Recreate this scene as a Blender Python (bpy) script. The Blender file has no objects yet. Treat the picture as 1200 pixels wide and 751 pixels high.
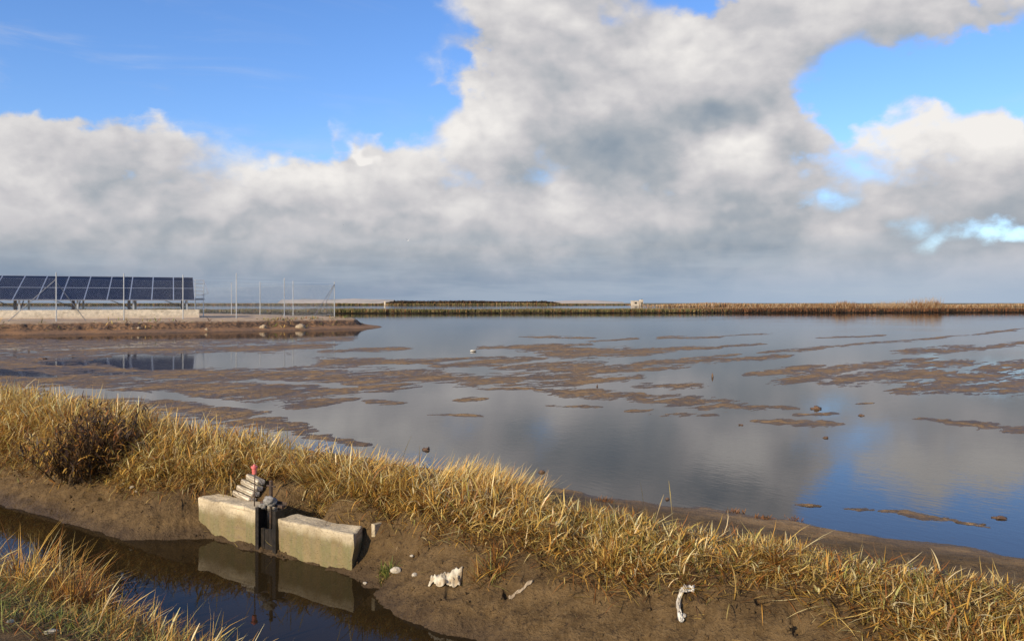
import bpy, bmesh, math, random
import numpy as np
from mathutils import Vector

random.seed(7)
RNG = np.random.default_rng(7)
C = bpy.context.scene.collection
R = math.radians
H = 1.5                                    # eye height above the paddy water (z = 0)
DX, DY = 0.8148, -0.5798                   # direction of the dyke and the ditch
NX, NY = 0.5798, 0.8148                    # across it, towards the paddy

# ------------------------------------------------------------------ helpers
def P(s, t, z=0.0):
    return (s*DX + t*NX, s*DY + t*NY, z)

def G(px, py, z=0.0):
    """ground point seen by the photographer at that direction"""
    d = (H - z) * 1000.0 / (py - 355.0)
    return ((px-600)/1000.0*d, d, z)

def st(x, y):
    return x*DX + y*DY, x*NX + y*NY

def tag(o, label=None, cat=None, group=None, kind=None):
    if label: o['label'] = label
    if cat: o['category'] = cat
    if group: o['group'] = group
    if kind: o['kind'] = kind
    return o

def thing(name, label, cat, loc=(0, 0, 0), rotz=0, group=None):
    o = bpy.data.objects.new(name, None); C.objects.link(o)
    o.empty_display_size = 0.1
    o.location = loc; o.rotation_euler = (0, 0, rotz)
    return tag(o, label, cat, group)

def link_mesh(name, me, mat, parent=None):
    o = bpy.data.objects.new(name, me); C.objects.link(o)
    if mat: me.materials.append(mat)
    if parent: o.parent = parent
    return o

def obj(name, bm, mat, parent=None, smooth=False):
    me = bpy.data.meshes.new(name)
    bm.normal_update()
    if smooth:
        for f in bm.faces: f.smooth = True
    bm.to_mesh(me); bm.free()
    return link_mesh(name, me, mat, parent)

def np_mesh(name, V, F, mat, parent=None, col=None, smooth=False):
    """V (n,3), F (m,k) with k 3 or 4"""
    me = bpy.data.meshes.new(name)
    n, m, k = len(V), len(F), F.shape[1]
    me.vertices.add(n); me.vertices.foreach_set('co', V.astype(np.float32).ravel())
    me.loops.add(m*k); me.loops.foreach_set('vertex_index', F.astype(np.int32).ravel())
    me.polygons.add(m)
    me.polygons.foreach_set('loop_start', np.arange(0, m*k, k, dtype=np.int32))
    me.polygons.foreach_set('loop_total', np.full(m, k, dtype=np.int32))
    if smooth: me.polygons.foreach_set('use_smooth', np.ones(m, dtype=bool))
    me.update(calc_edges=True)
    if col is not None:
        a = me.color_attributes.new('Col', 'FLOAT_COLOR', 'POINT')
        c4 = np.ones((n, 4), np.float32); c4[:, :3] = col
        a.data.foreach_set('color', c4.ravel())
    return link_mesh(name, me, mat, parent)

TAB = np.random.default_rng(3).random((256, 256))
def vn(x, y, seed=0):
    x = x + seed*17.13; y = y + seed*7.7
    xi = np.floor(x).astype(np.int64); yi = np.floor(y).astype(np.int64)
    fx = x-xi; fy = y-yi
    fx = fx*fx*(3-2*fx); fy = fy*fy*(3-2*fy)
    a = TAB[xi & 255, yi & 255]; b = TAB[(xi+1) & 255, yi & 255]
    c = TAB[xi & 255, (yi+1) & 255]; d = TAB[(xi+1) & 255, (yi+1) & 255]
    return (a*(1-fx)+b*fx)*(1-fy) + (c*(1-fx)+d*fx)*fy
def fbm(x, y, octv=4, seed=0, gain=0.5):
    s = 0; a = 1; tot = 0
    for i in range(octv):
        s = s + a*vn(x, y, seed+i*3); tot += a; a *= gain; x = x*2.03+1.7; y = y*2.03+5.1
    return s/tot*2-1
def sm(a, b, x):
    t = np.clip((x-a)/(b-a), 0, 1); return t*t*(3-2*t)

# ------------------------------------------------------------------ materials
class NT:
    def __init__(self, nt): self.nt = nt; nt.nodes.clear()
    def n(self, typ, **kw):
        nd = self.nt.nodes.new(typ)
        for k, v in kw.items(): setattr(nd, k, v)
        return nd
    def set(self, sock, v):
        if v is None: return
        if isinstance(v, bpy.types.NodeSocket): self.nt.links.new(v, sock)
        else: sock.default_value = v
    def m(self, op, a, b=None, c=None, clamp=False):
        nd = self.n('ShaderNodeMath', operation=op); nd.use_clamp = clamp
        self.set(nd.inputs[0], a); self.set(nd.inputs[1], b); self.set(nd.inputs[2], c)
        return nd.outputs[0]
    def vm(self, op, a, b=None, out=0):
        nd = self.n('ShaderNodeVectorMath', operation=op)
        self.set(nd.inputs[0], a); self.set(nd.inputs[1], b)
        return nd.outputs[out]
    def mr(self, v, a, b, c=0.0, d=1.0, smooth=True):
        nd = self.n('ShaderNodeMapRange'); nd.interpolation_type = 'SMOOTHSTEP' if smooth else 'LINEAR'
        self.set(nd.inputs[0], v)
        for i, x in enumerate((a, b, c, d)): self.set(nd.inputs[i+1], x)
        return nd.outputs[0]
    def noise(self, vec, scale, detail=3.0, rough=0.5, dist=0.0, out=0):
        nd = self.n('ShaderNodeTexNoise'); self.set(nd.inputs['Vector'], vec)
        self.set(nd.inputs['Scale'], scale); nd.inputs['Detail'].default_value = detail
        nd.inputs['Roughness'].default_value = rough; nd.inputs['Distortion'].default_value = dist
        return nd.outputs[out]
    def voro(self, vec, scale, feature='F1', detail=0.0, smooth=1.0):
        nd = self.n('ShaderNodeTexVoronoi', feature=feature); self.set(nd.inputs['Vector'], vec)
        self.set(nd.inputs['Scale'], scale)
        if 'Detail' in nd.inputs: nd.inputs['Detail'].default_value = detail
        if feature == 'SMOOTH_F1': nd.inputs['Smoothness'].default_value = smooth
        return nd.outputs['Distance']
    def mix(self, f, a, b, blend='MIX'):
        nd = self.n('ShaderNodeMix', data_type='RGBA', blend_type=blend)
        self.set(nd.inputs[0], f)
        for s, v in ((nd.inputs[6], a), (nd.inputs[7], b)):
            if isinstance(v, (tuple, list)): v = (v[0], v[1], v[2], 1)
            self.set(s, v)
        return nd.outputs[2]
    def bump(self, h, strength=0.5, dist=0.01, normal=None):
        nd = self.n('ShaderNodeBump'); nd.inputs['Strength'].default_value = strength
        nd.inputs['Distance'].default_value = dist
        self.set(nd.inputs['Height'], h)
        if normal is not None: self.set(nd.inputs['Normal'], normal)
        return nd.outputs[0]
    def pos(self): return self.n('ShaderNodeNewGeometry').outputs['Position']
    def oc(self): return self.n('ShaderNodeTexCoord').outputs['Object']
    def out(self, shader): 
        o = self.n('ShaderNodeOutputMaterial'); self.nt.links.new(shader, o.inputs['Surface'])
    def pbsdf(self, col, rough=0.7, normal=None, **kw):
        b = self.n('ShaderNodeBsdfPrincipled')
        if isinstance(col, (tuple, list)): col = (col[0], col[1], col[2], 1)
        self.set(b.inputs['Base Color'], col); self.set(b.inputs['Roughness'], rough)
        self.set(b.inputs['Normal'], normal)
        for k, v in kw.items(): self.set(b.inputs[k.replace('_', ' ')], v)
        return b.outputs[0]

def new_mat(name):
    m = bpy.data.materials.new(name); m.use_nodes = True
    return m, NT(m.node_tree)

def simple(name, c1, c2, scale=8.0, rough=0.6, bump=0.3, bdist=0.004, metal=0.0, detail=5.0):
    m, k = new_mat(name)
    p = k.oc()
    n = k.noise(p, scale, detail, 0.6)
    f = k.mr(n, 0.35, 0.65)
    n2 = k.noise(p, scale*6, 4.0, 0.6)
    k.out(k.pbsdf(k.mix(f, c1, c2), rough, k.bump(k.m('ADD', n, n2), bump, bdist), Metallic=metal))
    return m

M = {}
M['steel'] = simple('galvanised_steel', (.42, .43, .44), (.55, .56, .57), 3, .42, .1, .001, .6)
M['white_steel'] = simple('pale_steel', (.36, .37, .37), (.46, .46, .46), 3, .4, .1, .001, .2)
M['dark_galv'] = simple('dull_steel', (.2, .2, .2), (.28, .28, .28), 3, .5, .1, .001, .3)
M['rail'] = simple('aluminium', (.5, .51, .53), (.62, .63, .65), 3, .35, .1, .001, .7)
M['dark_steel'] = simple('dark_support', (.06, .05, .045), (.11, .09, .08), 4, .6, .2, .002)
M['rust'] = simple('rusty_iron', (.035, .025, .018), (.09, .05, .03), 22, .75, .8, .004)
M['black_wood'] = simple('black_wet_wood', (.009, .007, .005), (.026, .019, .013), 14, .45, .7, .004)
M['red'] = simple('faded_red_plastic', (.52, .09, .08), (.66, .19, .16), 30, .5, .2, .001)
M['white_cloth'] = simple('soiled_white_cloth', (.66, .62, .55), (.32, .26, .19), 14, .8, .6, .004)
M['foam'] = simple('soiled_white_foam', (.60, .53, .40), (.30, .22, .13), 16, .8, .7, .005)
M['stone'] = simple('pale_stone', (.5, .44, .35), (.32, .27, .2), 20, .85, .8, .005)
M['stone_dull'] = simple('dull_stone', (.36, .28, .19), (.22, .16, .1), 12, .9, .8, .01)
M['grey_lump'] = simple('grey_mortar', (.3, .28, .25), (.16, .14, .12), 30, .85, .9, .006)
M['feather'] = simple('white_feathers', (.8, .8, .8), (.7, .7, .72), 6, .7, .2, .002)
M['feather_grey'] = simple('grey_feathers', (.35, .37, .4), (.45, .46, .48), 6, .7, .2, .002)
M['plaster'] = simple('old_pale_plaster', (.55, .47, .36), (.38, .3, .22), .6, .85, .4, .02)
M['dark_open'] = simple('dark_opening', (.02, .018, .016), (.035, .03, .025), 2, .8, .1, .01)
M['clod'] = simple('mud_clod', (.17, .095, .05), (.09, .05, .03), 30, .6, 1.0, .01)
M['ridge'] = simple('pale_sandy_ridge', (.42, .36, .31), (.30, .27, .23), .01, .95, .1, .1)

def mat_planks():
    m, k = new_mat('weathered_planks')
    p = k.oc()
    q = k.vm('MULTIPLY', p, (3.0, 60.0, 60.0))
    g = k.noise(q, 1.0, 5.0, .65)
    n = k.noise(p, 9.0, 4.0, .6)
    c = k.mix(k.mr(g, .4, .62), (.24, .19, .13), (.66, .58, .46))
    c = k.mix(k.mr(n, .55, .75, 0, .5), c, (.2, .16, .11))
    k.out(k.pbsdf(c, .85, k.bump(g, .8, .004)))
    return m
M['planks'] = mat_planks()

def mat_concrete(name, clean, stained, zline, fade, green=(.2, .18, .08)):
    """clean top, algae and silt stain below a wandering line"""
    m, k = new_mat(name)
    p = k.pos()
    sep = k.n('ShaderNodeSeparateXYZ'); k.set(sep.inputs[0], p)
    z = sep.outputs[2]
    n = k.noise(p, 5.0, 6.0, .65); nf = k.noise(p, 40.0, 4.0, .6)
    drip = k.noise(k.vm('MULTIPLY', p, (16, 16, 1.6)), 1.0, 4.0, .6)
    line = k.m('ADD', z, k.m('MULTIPLY', k.m('SUBTRACT', drip, .5), fade*2.2))
    line = k.m('ADD', line, k.m('MULTIPLY', k.m('SUBTRACT', n, .5), fade*1.6))
    st_ = k.mr(line, zline-fade, zline+fade, 1, 0)
    c = k.mix(k.mr(n, .38, .62), clean, tuple(v*.72 for v in clean))
    low = k.mix(k.mr(drip, .35, .65), stained, green)
    c = k.mix(st_, c, low)
    c = k.mix(k.mr(nf, .5, .75, 0, .6), c, (.16, .12, .08))
    bands = k.noise(k.vm('MULTIPLY', p, (2.5, 2.5, 34)), 1.0, 4.0, .6)
    c = k.mix(k.mr(bands, .56, .68, 0, .5), c, (.17, .12, .07))
    c = k.mix(k.mr(k.noise(p, 2.2, 5.0, .7), .52, .68, 0, .5), c, (.22, .16, .09))
    pits = k.voro(p, 45.0)
    h = k.m('ADD', k.m('MULTIPLY', n, 1.2), k.m('ADD', k.m('MULTIPLY', nf, .5), k.mr(pits, 0, .25, 0, .4)))
    k.out(k.pbsdf(c, .85, k.bump(h, .9, .012)))
    return m
M['old_concrete'] = mat_concrete('old_sluice_concrete', (.58, .47, .31), (.21, .155, .07), -.185, .045, (.155, .135, .055))
M['beam'] = mat_concrete('footing_concrete', (.70, .60, .46), (.55, .44, .32), .72, .12, (.5, .4, .3))

def mat_soil():
    m, k = new_mat('mud')
    p = k.pos()
    sep = k.n('ShaderNodeSeparateXYZ'); k.set(sep.inputs[0], p)
    x, y, z = sep.outputs
    t = k.m('ADD', k.m('MULTIPLY', x, NX), k.m('MULTIPLY', y, NY))
    paddy = k.mr(t, 5.35, 5.75)
    big = k.noise(p, .9, 4.0, .6); mid = k.noise(p, 7.0, 6.0, .65); fine = k.noise(p, 55.0, 5.0, .7)
    bank = k.mix(k.mr(mid, .35, .65), (.095, .056, .021), (.165, .102, .043))
    bank = k.mix(k.mr(fine, .48, .72, 0, .6), bank, (.22, .15, .075))
    bank = k.mix(k.mr(big, .45, .65, 0, .5), bank, (.08, .048, .020))
    pad = k.mix(k.mr(mid, .35, .65), (.215, .130, .058), (.34, .212, .098))
    pad = k.mix(k.mr(fine, .5, .75, 0, .5), pad, (.12, .075, .04))
    pad = k.mix(k.mr(big, .45, .6, 0, .6), pad, (.12, .085, .062))
    c = k.mix(paddy, bank, pad)
    # wet by the water: -0.4 in the ditch, 0 in the paddy
    level = k.mr(t, 5.0, 5.1, -.4, 0.0)
    above = k.m('SUBTRACT', z, level)
    above = k.m('ADD', above, k.m('MULTIPLY', k.m('SUBTRACT', mid, .5), .05))
    wd = k.mr(above, 0.004, k.mr(t, 5.0, 5.1, .11, .012), 1, 0)
    c = k.mix(k.m('MULTIPLY', wd, .6), c, (.05, .032, .018))
    c = k.mix(k.m('MULTIPLY', k.mr(above, -.002, -.030, 0, .82), paddy), c, (.055, .040, .028))  # deeper bed darker: silt, plus light lost in the water painted into the colour
    c = k.mix(k.m('MULTIPLY', k.mr(above, -.02, -.14, 0, .85), k.m('SUBTRACT', 1.0, paddy)), c, (.030, .016, .006))
    speck = k.noise(p, 26.0, 4.0, .7)
    c = k.mix(k.m('MULTIPLY', k.mr(speck, .56, .66, 0, .85), k.m('SUBTRACT', 1.0, paddy)), c, (.04, .024, .012))
    rough = k.mr(wd, 0, 1, .85, .45, smooth=False)
    h = k.m('ADD', k.m('MULTIPLY', mid, 1.3), k.m('MULTIPLY', fine, .7))
    k.out(k.pbsdf(c, rough, k.bump(h, 1.0, .032), Specular_IOR_Level=.22))
    return m
M['soil'] = mat_soil()

def mat_water(name, base, ripple=1.0, rough=.035, ior=1.333, murk=.5):
    m, k = new_mat(name)
    p = k.pos()
    q = k.vm('MULTIPLY', p, (1.0, 1.0, 1.0))
    rot = k.n('ShaderNodeMapping'); rot.vector_type = 'TEXTURE'; k.set(rot.inputs['Vector'], q)
    rot.inputs['Rotation'].default_value = (0, 0, R(38)); rot.inputs['Scale'].default_value = (.30, 1.0, 1)
    v = rot.outputs[0]
    a = k.noise(v, 6.0, 2.0, .5, .4)
    patch = k.noise(p, .16, 3.0, .5)
    b = k.noise(p, 1.6, 2.0, .5)
    amp = k.mr(patch, .35, .65, .35, 1.0)
    h = k.m('ADD', k.m('MULTIPLY', k.m('MULTIPLY', a, amp), .6), k.m('MULTIPLY', b, .55))
    nrm = k.bump(h, ripple, .0045)
    fr = k.n('ShaderNodeFresnel'); fr.inputs['IOR'].default_value = ior; k.set(fr.inputs['Normal'], nrm)
    gl = k.n('ShaderNodeBsdfGlossy'); gl.inputs['Roughness'].default_value = rough; k.set(gl.inputs['Normal'], nrm)
    df = k.n('ShaderNodeBsdfDiffuse'); df.inputs[0].default_value = (*base, 1)
    tr = k.n('ShaderNodeBsdfTransparent'); tr.inputs[0].default_value = (.80, .72, .60, 1)
    mx1 = k.n('ShaderNodeMixShader'); mx1.inputs[0].default_value = murk
    k.nt.links.new(tr.outputs[0], mx1.inputs[1]); k.nt.links.new(df.outputs[0], mx1.inputs[2])
    mx2 = k.n('ShaderNodeMixShader'); k.set(mx2.inputs[0], fr.outputs[0])
    k.nt.links.new(mx1.outputs[0], mx2.inputs[1]); k.nt.links.new(gl.outputs[0], mx2.inputs[2])
    k.out(mx2.outputs[0])
    return m
M['paddy_water'] = mat_water('silty_paddy_water', (.066, .050, .036), .30, .035, 1.34, .45)
M['ditch_water'] = mat_water('dark_ditch_water', (.034, .022, .009), .10, .02, 1.19, .6)

def mat_far(name, cols, scale):
    m, k = new_mat(name)
    p = k.pos()
    a = k.noise(p, scale, 5.0, .6); b = k.noise(p, scale*9, 4.0, .65)
    c = k.mix(k.mr(a, .38, .6), cols[0], cols[1])
    c = k.mix(k.mr(b, .45, .65), c, cols[2])
    k.out(k.pbsdf(c, .95))
    return m
M['fields'] = mat_far('far_fields', ((.12, .10, .045), (.17, .12, .06), (.08, .075, .03)), .01)
M['far_bank'] = mat_far('far_bank_earth', ((.075, .05, .025), (.10, .065, .03), (.04, .03, .015)), .3)
M['ground'] = mat_far('ground_earth', ((.14, .09, .055), (.11, .075, .045), (.17, .12, .07)), .2)

def mat_platform():
    m, k = new_mat('earth_platform')
    p = k.pos(); g = k.n('ShaderNodeNewGeometry')
    sep = k.n('ShaderNodeSeparateXYZ'); k.set(sep.inputs[0], p)
    z = sep.outputs[2]
    a = k.noise(p, .8, 6.0, .65); b = k.noise(p, 6.0, 5.0, .65)
    top = k.mix(k.mr(a, .35, .65), (.42, .30, .19), (.30, .205, .125))
    face = k.mix(k.mr(b, .4, .6), (.17, .09, .045), (.05, .028, .016))
    foot = k.mix(k.mr(a, .4, .6), (.23, .115, .045), (.16, .085, .04))
    zz = k.m('ADD', z, k.m('MULTIPLY', k.m('SUBTRACT', b, .5), .38))
    c = k.mix(k.mr(zz, .44, .56), face, top)
    c = k.mix(k.mr(zz, .12, .24), foot, c)
    c = k.mix(k.mr(zz, -.02, .05, .75, 0), c, (.05, .03, .015))
    k.out(k.pbsdf(c, .9, k.bump(b, .8, .06)))
    return m
M['platform'] = mat_platform()

def mat_cells():
    """dark silicon cells with the fine pale lines between them, laid on the module's own face"""
    m, k = new_mat('solar_cells')
    p = k.oc()
    sep = k.n('ShaderNodeSeparateXYZ'); k.set(sep.inputs[0], p)
    def line(v, pitch, w):
        f = k.m('FRACT', k.m('DIVIDE', v, pitch))
        d = k.m('ABSOLUTE', k.m('SUBTRACT', f, .5))
        return k.m('GREATER_THAN', d, .5-w)
    l = k.m('MAXIMUM', line(sep.outputs[0], .19, .035), line(sep.outputs[1], .19, .035))
    n = k.noise(p, 1.2, 2.0, .5)
    c = k.mix(k.mr(n, .3, .7), (.005, .006, .016), (.009, .011, .024))
    oi = k.n('ShaderNodeObjectInfo'); c = k.mix(k.m('MULTIPLY', oi.outputs['Random'], .6), c, (.012, .016, .034))
    c = k.mix(l, c, (.012, .014, .026))
    k.out(k.pbsdf(c, .2, None, IOR=1.14))
    return m
M['cells'] = mat_cells()

def mat_leaf(name, transl=.35, rough=.55):
    m, k = new_mat(name)
    a = k.n('ShaderNodeAttribute'); a.attribute_name = 'Col'
    col = a.outputs['Color']
    pb = k.pbsdf(col, rough); pbn = pb.node
    pbn.inputs['Specular IOR Level'].default_value = .3
    tr = k.n('ShaderNodeBsdfTranslucent'); k.set(tr.inputs[0], col)
    mx = k.n('ShaderNodeMixShader'); mx.inputs[0].default_value = transl
    k.nt.links.new(pb, mx.inputs[1]); k.nt.links.new(tr.outputs[0], mx.inputs[2])
    k.out(mx.outputs[0])
    return m
M['blade'] = mat_leaf('dry_grass_blades', .28)
M['far_blade'] = mat_leaf('far_reed_blades', .15, .9)

# ------------------------------------------------------------------ world: sky with clouds
def azel(px, py):
    u = (px-600)/1000.0; v = (355-py)/1000.0
    return math.degrees(math.atan(u)), math.degrees(math.atan(v/math.sqrt(1+u*u)))

SUN_EL, SUN_AZ = 25.0, math.degrees(math.atan2(-.62, -.78))   # azimuth from +Y towards +X
def build_world():
    w = bpy.data.worlds.new('World'); bpy.context.scene.world = w; w.use_nodes = True
    # ---- node group: direction -> cloud field (in degrees, >0 inside)
    g = bpy.data.node_groups.new('cloud_field', 'ShaderNodeTree')
    g.interface.new_socket('Dir', in_out='INPUT', socket_type='NodeSocketVector')
    g.interface.new_socket('Field', in_out='OUTPUT', socket_type='NodeSocketFloat')
    g.interface.new_socket('AzEl', in_out='OUTPUT', socket_type='NodeSocketVector')
    k = NT(g)
    gi = k.n('NodeGroupInput'); go = k.n('NodeGroupOutput')
    d = k.vm('NORMALIZE', gi.outputs[0])
    sep = k.n('ShaderNodeSeparateXYZ'); k.set(sep.inputs[0], d)
    az = k.m('MULTIPLY', k.m('ARCTAN2', sep.outputs[0], sep.outputs[1]), 57.2958)
    el = k.m('MULTIPLY', k.m('ARCSINE', sep.outputs[2]), 57.2958)
    cmb = k.n('ShaderNodeCombineXYZ'); k.set(cmb.inputs[0], az); k.set(cmb.inputs[1], el)
    ae = cmb.outputs[0]
    def blob(px, py, rx, ry, kk=1.0):
        a, e = azel(px, py); rx, ry = rx/17.45, ry/17.45
        v = k.vm('MULTIPLY', k.vm('SUBTRACT', ae, (a, e, 0)), (1/rx, 1/ry, 0))
        ln = k.vm('LENGTH', v, out=1)
        return k.m('MULTIPLY', k.m('SUBTRACT', 1.0, ln), min(rx, ry)*kk)
    def smax(a, b, r=1.2): return k.m('SMOOTH_MAX', a, b, r)
    # deck: everything under a wandering ceiling
    deck = k.m('SUBTRACT', 8.8, el)
    blobs = [(640, 40, 95, 90), (700, 120, 170, 110), (800, 95, 120, 75), (880, 90, 62, 62), (915, 125, 45, 45), (690, -40, 110, 70),
             (840, 190, 110, 60), (600, 170, 95, 70), (655, 222, 100, 48), (785, 215, 70, 45), (985, 2, 130, 44), (1110, -30, 80, 28),
             (1058, 172, 56, 46), (1172, 182, 58, 40), (1110, 225, 150, 42), (1240, 205, 90, 50), (925, 25, 45, 22),
             (60, 190, 110, 40), (175, 185, 70, 34), (330, 205, 150, 20), (480, 205, 80, 18), (900, 230, 120, 40)]
    f = k.m('SUBTRACT', deck, k.mr(az, -4, -12, 0, .9))
    for b in blobs: f = smax(f, blob(*b), 1.0)
    # gaps
    gaps = [(962, 228, 9, 7), (1190, 272, 36, 6), (1000, 95, 42, 50), (985, 160, 14, 18), (1120, 85, 90, 26), (812, -2, 62, 24)]
    for b in gaps: f = k.m('SMOOTH_MIN', f, k.m('MULTIPLY', blob(*b), -1.4), 1.2)
    # sky behind the camera: broken cloud
    back = k.m('MULTIPLY', k.m('SUBTRACT', k.noise(d, 2.2, 2.0, .55), .60), 30.0)
    bw = k.mr(sep.outputs[1], -.1, .45)
    hi = k.mr(el, 24, 34)
    bw = k.m('MULTIPLY', bw, k.m('SUBTRACT', 1.0, hi))
    f = k.m('ADD', k.m('MULTIPLY', f, bw), k.m('MULTIPLY', back, k.m('SUBTRACT', 1.0, bw)))
    q = k.vm('MULTIPLY', d, (1, 1, 1.5))
    warp = k.vm('MULTIPLY', k.vm('SUBTRACT', k.noise(q, 7.0, 3.0, .5, out=1), (.5, .5, .5)), (.028, .028, .028))
    q = k.vm('ADD', q, warp)
    n1 = k.noise(q, 8.5, 6.0, .60)
    pf = k.m('SUBTRACT', .12, k.m('ABSOLUTE', k.m('SUBTRACT', k.noise(q, 15.0, 2.0, .5), .5)))
    f = k.m('ADD', f, k.m('MULTIPLY', k.m('SUBTRACT', n1, .50), 8.0))
    f = k.m('ADD', f, k.m('MULTIPLY', pf, 6.0))
    k.set(go.inputs[0], f); k.set(go.inputs[1], ae)

    k = NT(w.node_tree)
    sky = k.n('ShaderNodeTexSky', sky_type='NISHITA'); sky.sun_disc = False
    sky.sun_elevation = R(SUN_EL); sky.sun_rotation = R(SUN_AZ)
    sky.altitude = 0; sky.air_density = 1.0; sky.dust_density = .5; sky.ozone_density = 2.0
    D = k.vm('NORMALIZE', k.n('ShaderNodeTexCoord').outputs['Generated'])
    def field(v):
        n = k.n('ShaderNodeGroup'); n.node_tree = g; k.set(n.inputs[0], v); return n
    F0 = field(D)
    lit = k.vm('ADD', D, (-.016, 0, .036))      # towards the sun-lit upper left of each heap
    F1 = field(lit)
    f0, f1 = F0.outputs[0], F1.outputs[0]; ae = F0.outputs[1]
    sep = k.n('ShaderNodeSeparateXYZ'); k.set(sep.inputs[0], ae); az, el = sep.outputs[0], sep.outputs[1]
    soft = k.noise(D, 5.0, 3.0, .5)
    edge = k.mr(soft, .38, .66, .45, 1.9)
    alpha = k.mr(f0, k.m('MULTIPLY', edge, -1.0), edge)
    def blob(px, py, rx, ry):
        a, e = azel(px, py)
        v = k.vm('MULTIPLY', k.vm('SUBTRACT', wae, (a, e, 0)), (17.45/rx, 17.45/ry, 0))
        return k.mr(k.vm('LENGTH', v, out=1), 0, 1.0, 1, 0)
    wn = k.vm('MULTIPLY', k.vm('SUBTRACT', k.noise(D, 13.0, 3.0, .6, out=1), (.5, .5, .5)), (9, 7, 0))
    wae = k.vm('ADD', ae, wn)
    # brightness: lit rims, hand-placed bright and dark masses, dim near the horizon
    rim = k.m('MULTIPLY', k.m('MINIMUM', k.m('SUBTRACT', f0, f1), 3.0), .09)
    depth = k.mr(f0, 0.5, 7.0, .10, -.10)
    b = k.m('ADD', .50, k.m('ADD', rim, depth))
    q = k.vm('MULTIPLY', D, (1, 1, 3.2))
    nb = k.noise(q, 6.5, 6.0, .55)
    b = k.m('ADD', b, k.m('MULTIPLY', k.m('SUBTRACT', nb, .5), .28))
    pn = k.noise(k.vm('ADD', k.vm('MULTIPLY', D, (1, 1, 1.3)), k.vm('MULTIPLY', k.vm('SUBTRACT', k.noise(D, 20.0, 1.0, .5, out=1), (.5, .5, .5)), (.02, .02, .02))), 17.0, 3.0, .5)
    puff = k.m('SUBTRACT', .16, k.m('ABSOLUTE', k.m('SUBTRACT', pn, .5)))
    b = k.m('ADD', b, k.m('MULTIPLY', k.m('MULTIPLY', puff, .42), k.mr(el, 4.5, 9)))
    for (px, py, rx, ry, a) in [
            (860, 165, 75, 40, .26), (1060, 150, 85, 60, .20), (640, 30, 90, 60, .10), (930, 110, 50, 60, .10), (1150, 175, 90, 50, .14),
            (660, 240, 110, 50, .14), (880, 210, 80, 30, .14), (990, 20, 130, 40, .06), (560, 150, 60, 60, .12), (40, 215, 70, 35, .18),
            (350, 205, 160, 35, .12), (510, 240, 120, 35, .12), (270, 230, 120, 30, .06), (780, 70, 60, 40, .08),
            (720, 60, 80, 60, -.10), (830, 135, 85, 40, -.13), (740, 165, 100, 50, -.04), (900, 160, 50, 25, -.16), (170, 190, 110, 50, -.10),
            (800, 270, 130, 25, -.10), (1020, 230, 110, 25, -.10), (640, 100, 60, 40, -.06), (870, 255, 50, 20, -.16), (620, 200, 60, 30, -.05), (300, 262, 300, 20, -.12), (130, 150, 150, 45, -.16), (330, 190, 90, 25, -.06), (440, 172, 38, 10, .45)]:
        b = k.m('ADD', b, k.m('MULTIPLY', blob(px, py, rx, ry), a*1.0))
    b = k.m('ADD', b, k.mr(el, 6.0, 11.0, 0, .02))
    low = k.mr(el, 1.0, 8.5, -.15, 0)
    b = k.m('ADD', b, low)
    b = k.m('MAXIMUM', k.m('MINIMUM', b, 1.0), 0.0)
    cr = k.n('ShaderNodeValToRGB'); k.set(cr.inputs[0], b)
    e = cr.color_ramp.elements
    stops = [(0, (.20, .26, .335)), (.25, (.30, .355, .42)), (.45, (.42, .45, .49)), (.65, (.60, .59, .61)), (1.0, (.92, .89, .86))]
    e[0].position = 0; e[1].position = 1
    for i, (p_, c_) in enumerate(stops):
        el_ = e[0] if i == 0 else (e[-1] if i == len(stops)-1 else e.new(p_))
        el_.position = p_; el_.color = (*c_, 1)
    cloud = cr.outputs[0]
    # bright blue-grey clearing low on the right
    cloud = k.mix(k.mr(el, 0.0, 4.2, .85, 0), cloud, k.mix(k.mr(az, -10, 25), (.235, .315, .44), (.39, .49, .63)))
    streak = k.noise(k.vm('MULTIPLY', D, (1, 1, 9.0)), 5.0, 4.0, .55)
    cloud = k.mix(k.m('MULTIPLY', k.mr(streak, .42, .66), k.mr(el, 6, 2.2, 0, .35)), cloud, (.50, .56, .63))
    # clear sky: deepen a little, pale towards the left
    sk = k.n('ShaderNodeHueSaturation'); sk.inputs['Saturation'].default_value = 1.15; sk.inputs['Value'].default_value = 1.0
    k.set(sk.inputs['Color'], sky.outputs[0])
    bg1 = k.n('ShaderNodeBackground'); k.set(bg1.inputs[0], k.mix(1.0, sk.outputs[0], (.88, 1.0, 1.30), 'MULTIPLY')); bg1.inputs[1].default_value = .128
    bg2 = k.n('ShaderNodeBackground'); k.set(bg2.inputs[0], cloud); bg2.inputs[1].default_value = .84
    # thin veil of cirrus
    veil = k.noise(k.vm('MULTIPLY', D, (1.2, 1.2, 5.0)), 3.0, 6.0, .6, .8)
    veil = k.mr(veil, .48, .75, 0, .35)
    vl = k.m('MULTIPLY', k.mr(az, -6, -28, .25, 1.0), veil)
    alpha = k.m('MAXIMUM', alpha, vl)
    mx = k.n('ShaderNodeMixShader'); k.set(mx.inputs[0], alpha)
    k.nt.links.new(bg1.outputs[0], mx.inputs[1]); k.nt.links.new(bg2.outputs[0], mx.inputs[2])
    o = k.n('ShaderNodeOutputWorld'); k.nt.links.new(mx.outputs[0], o.inputs[0])
build_world()
bpy.context.scene.world.cycles.sampling_method = 'MANUAL'; bpy.context.scene.world.cycles.sample_map_resolution = 512
cy = bpy.context.scene.cycles; cy.max_bounces = 5; cy.diffuse_bounces = 2; cy.glossy_bounces = 3

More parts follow.
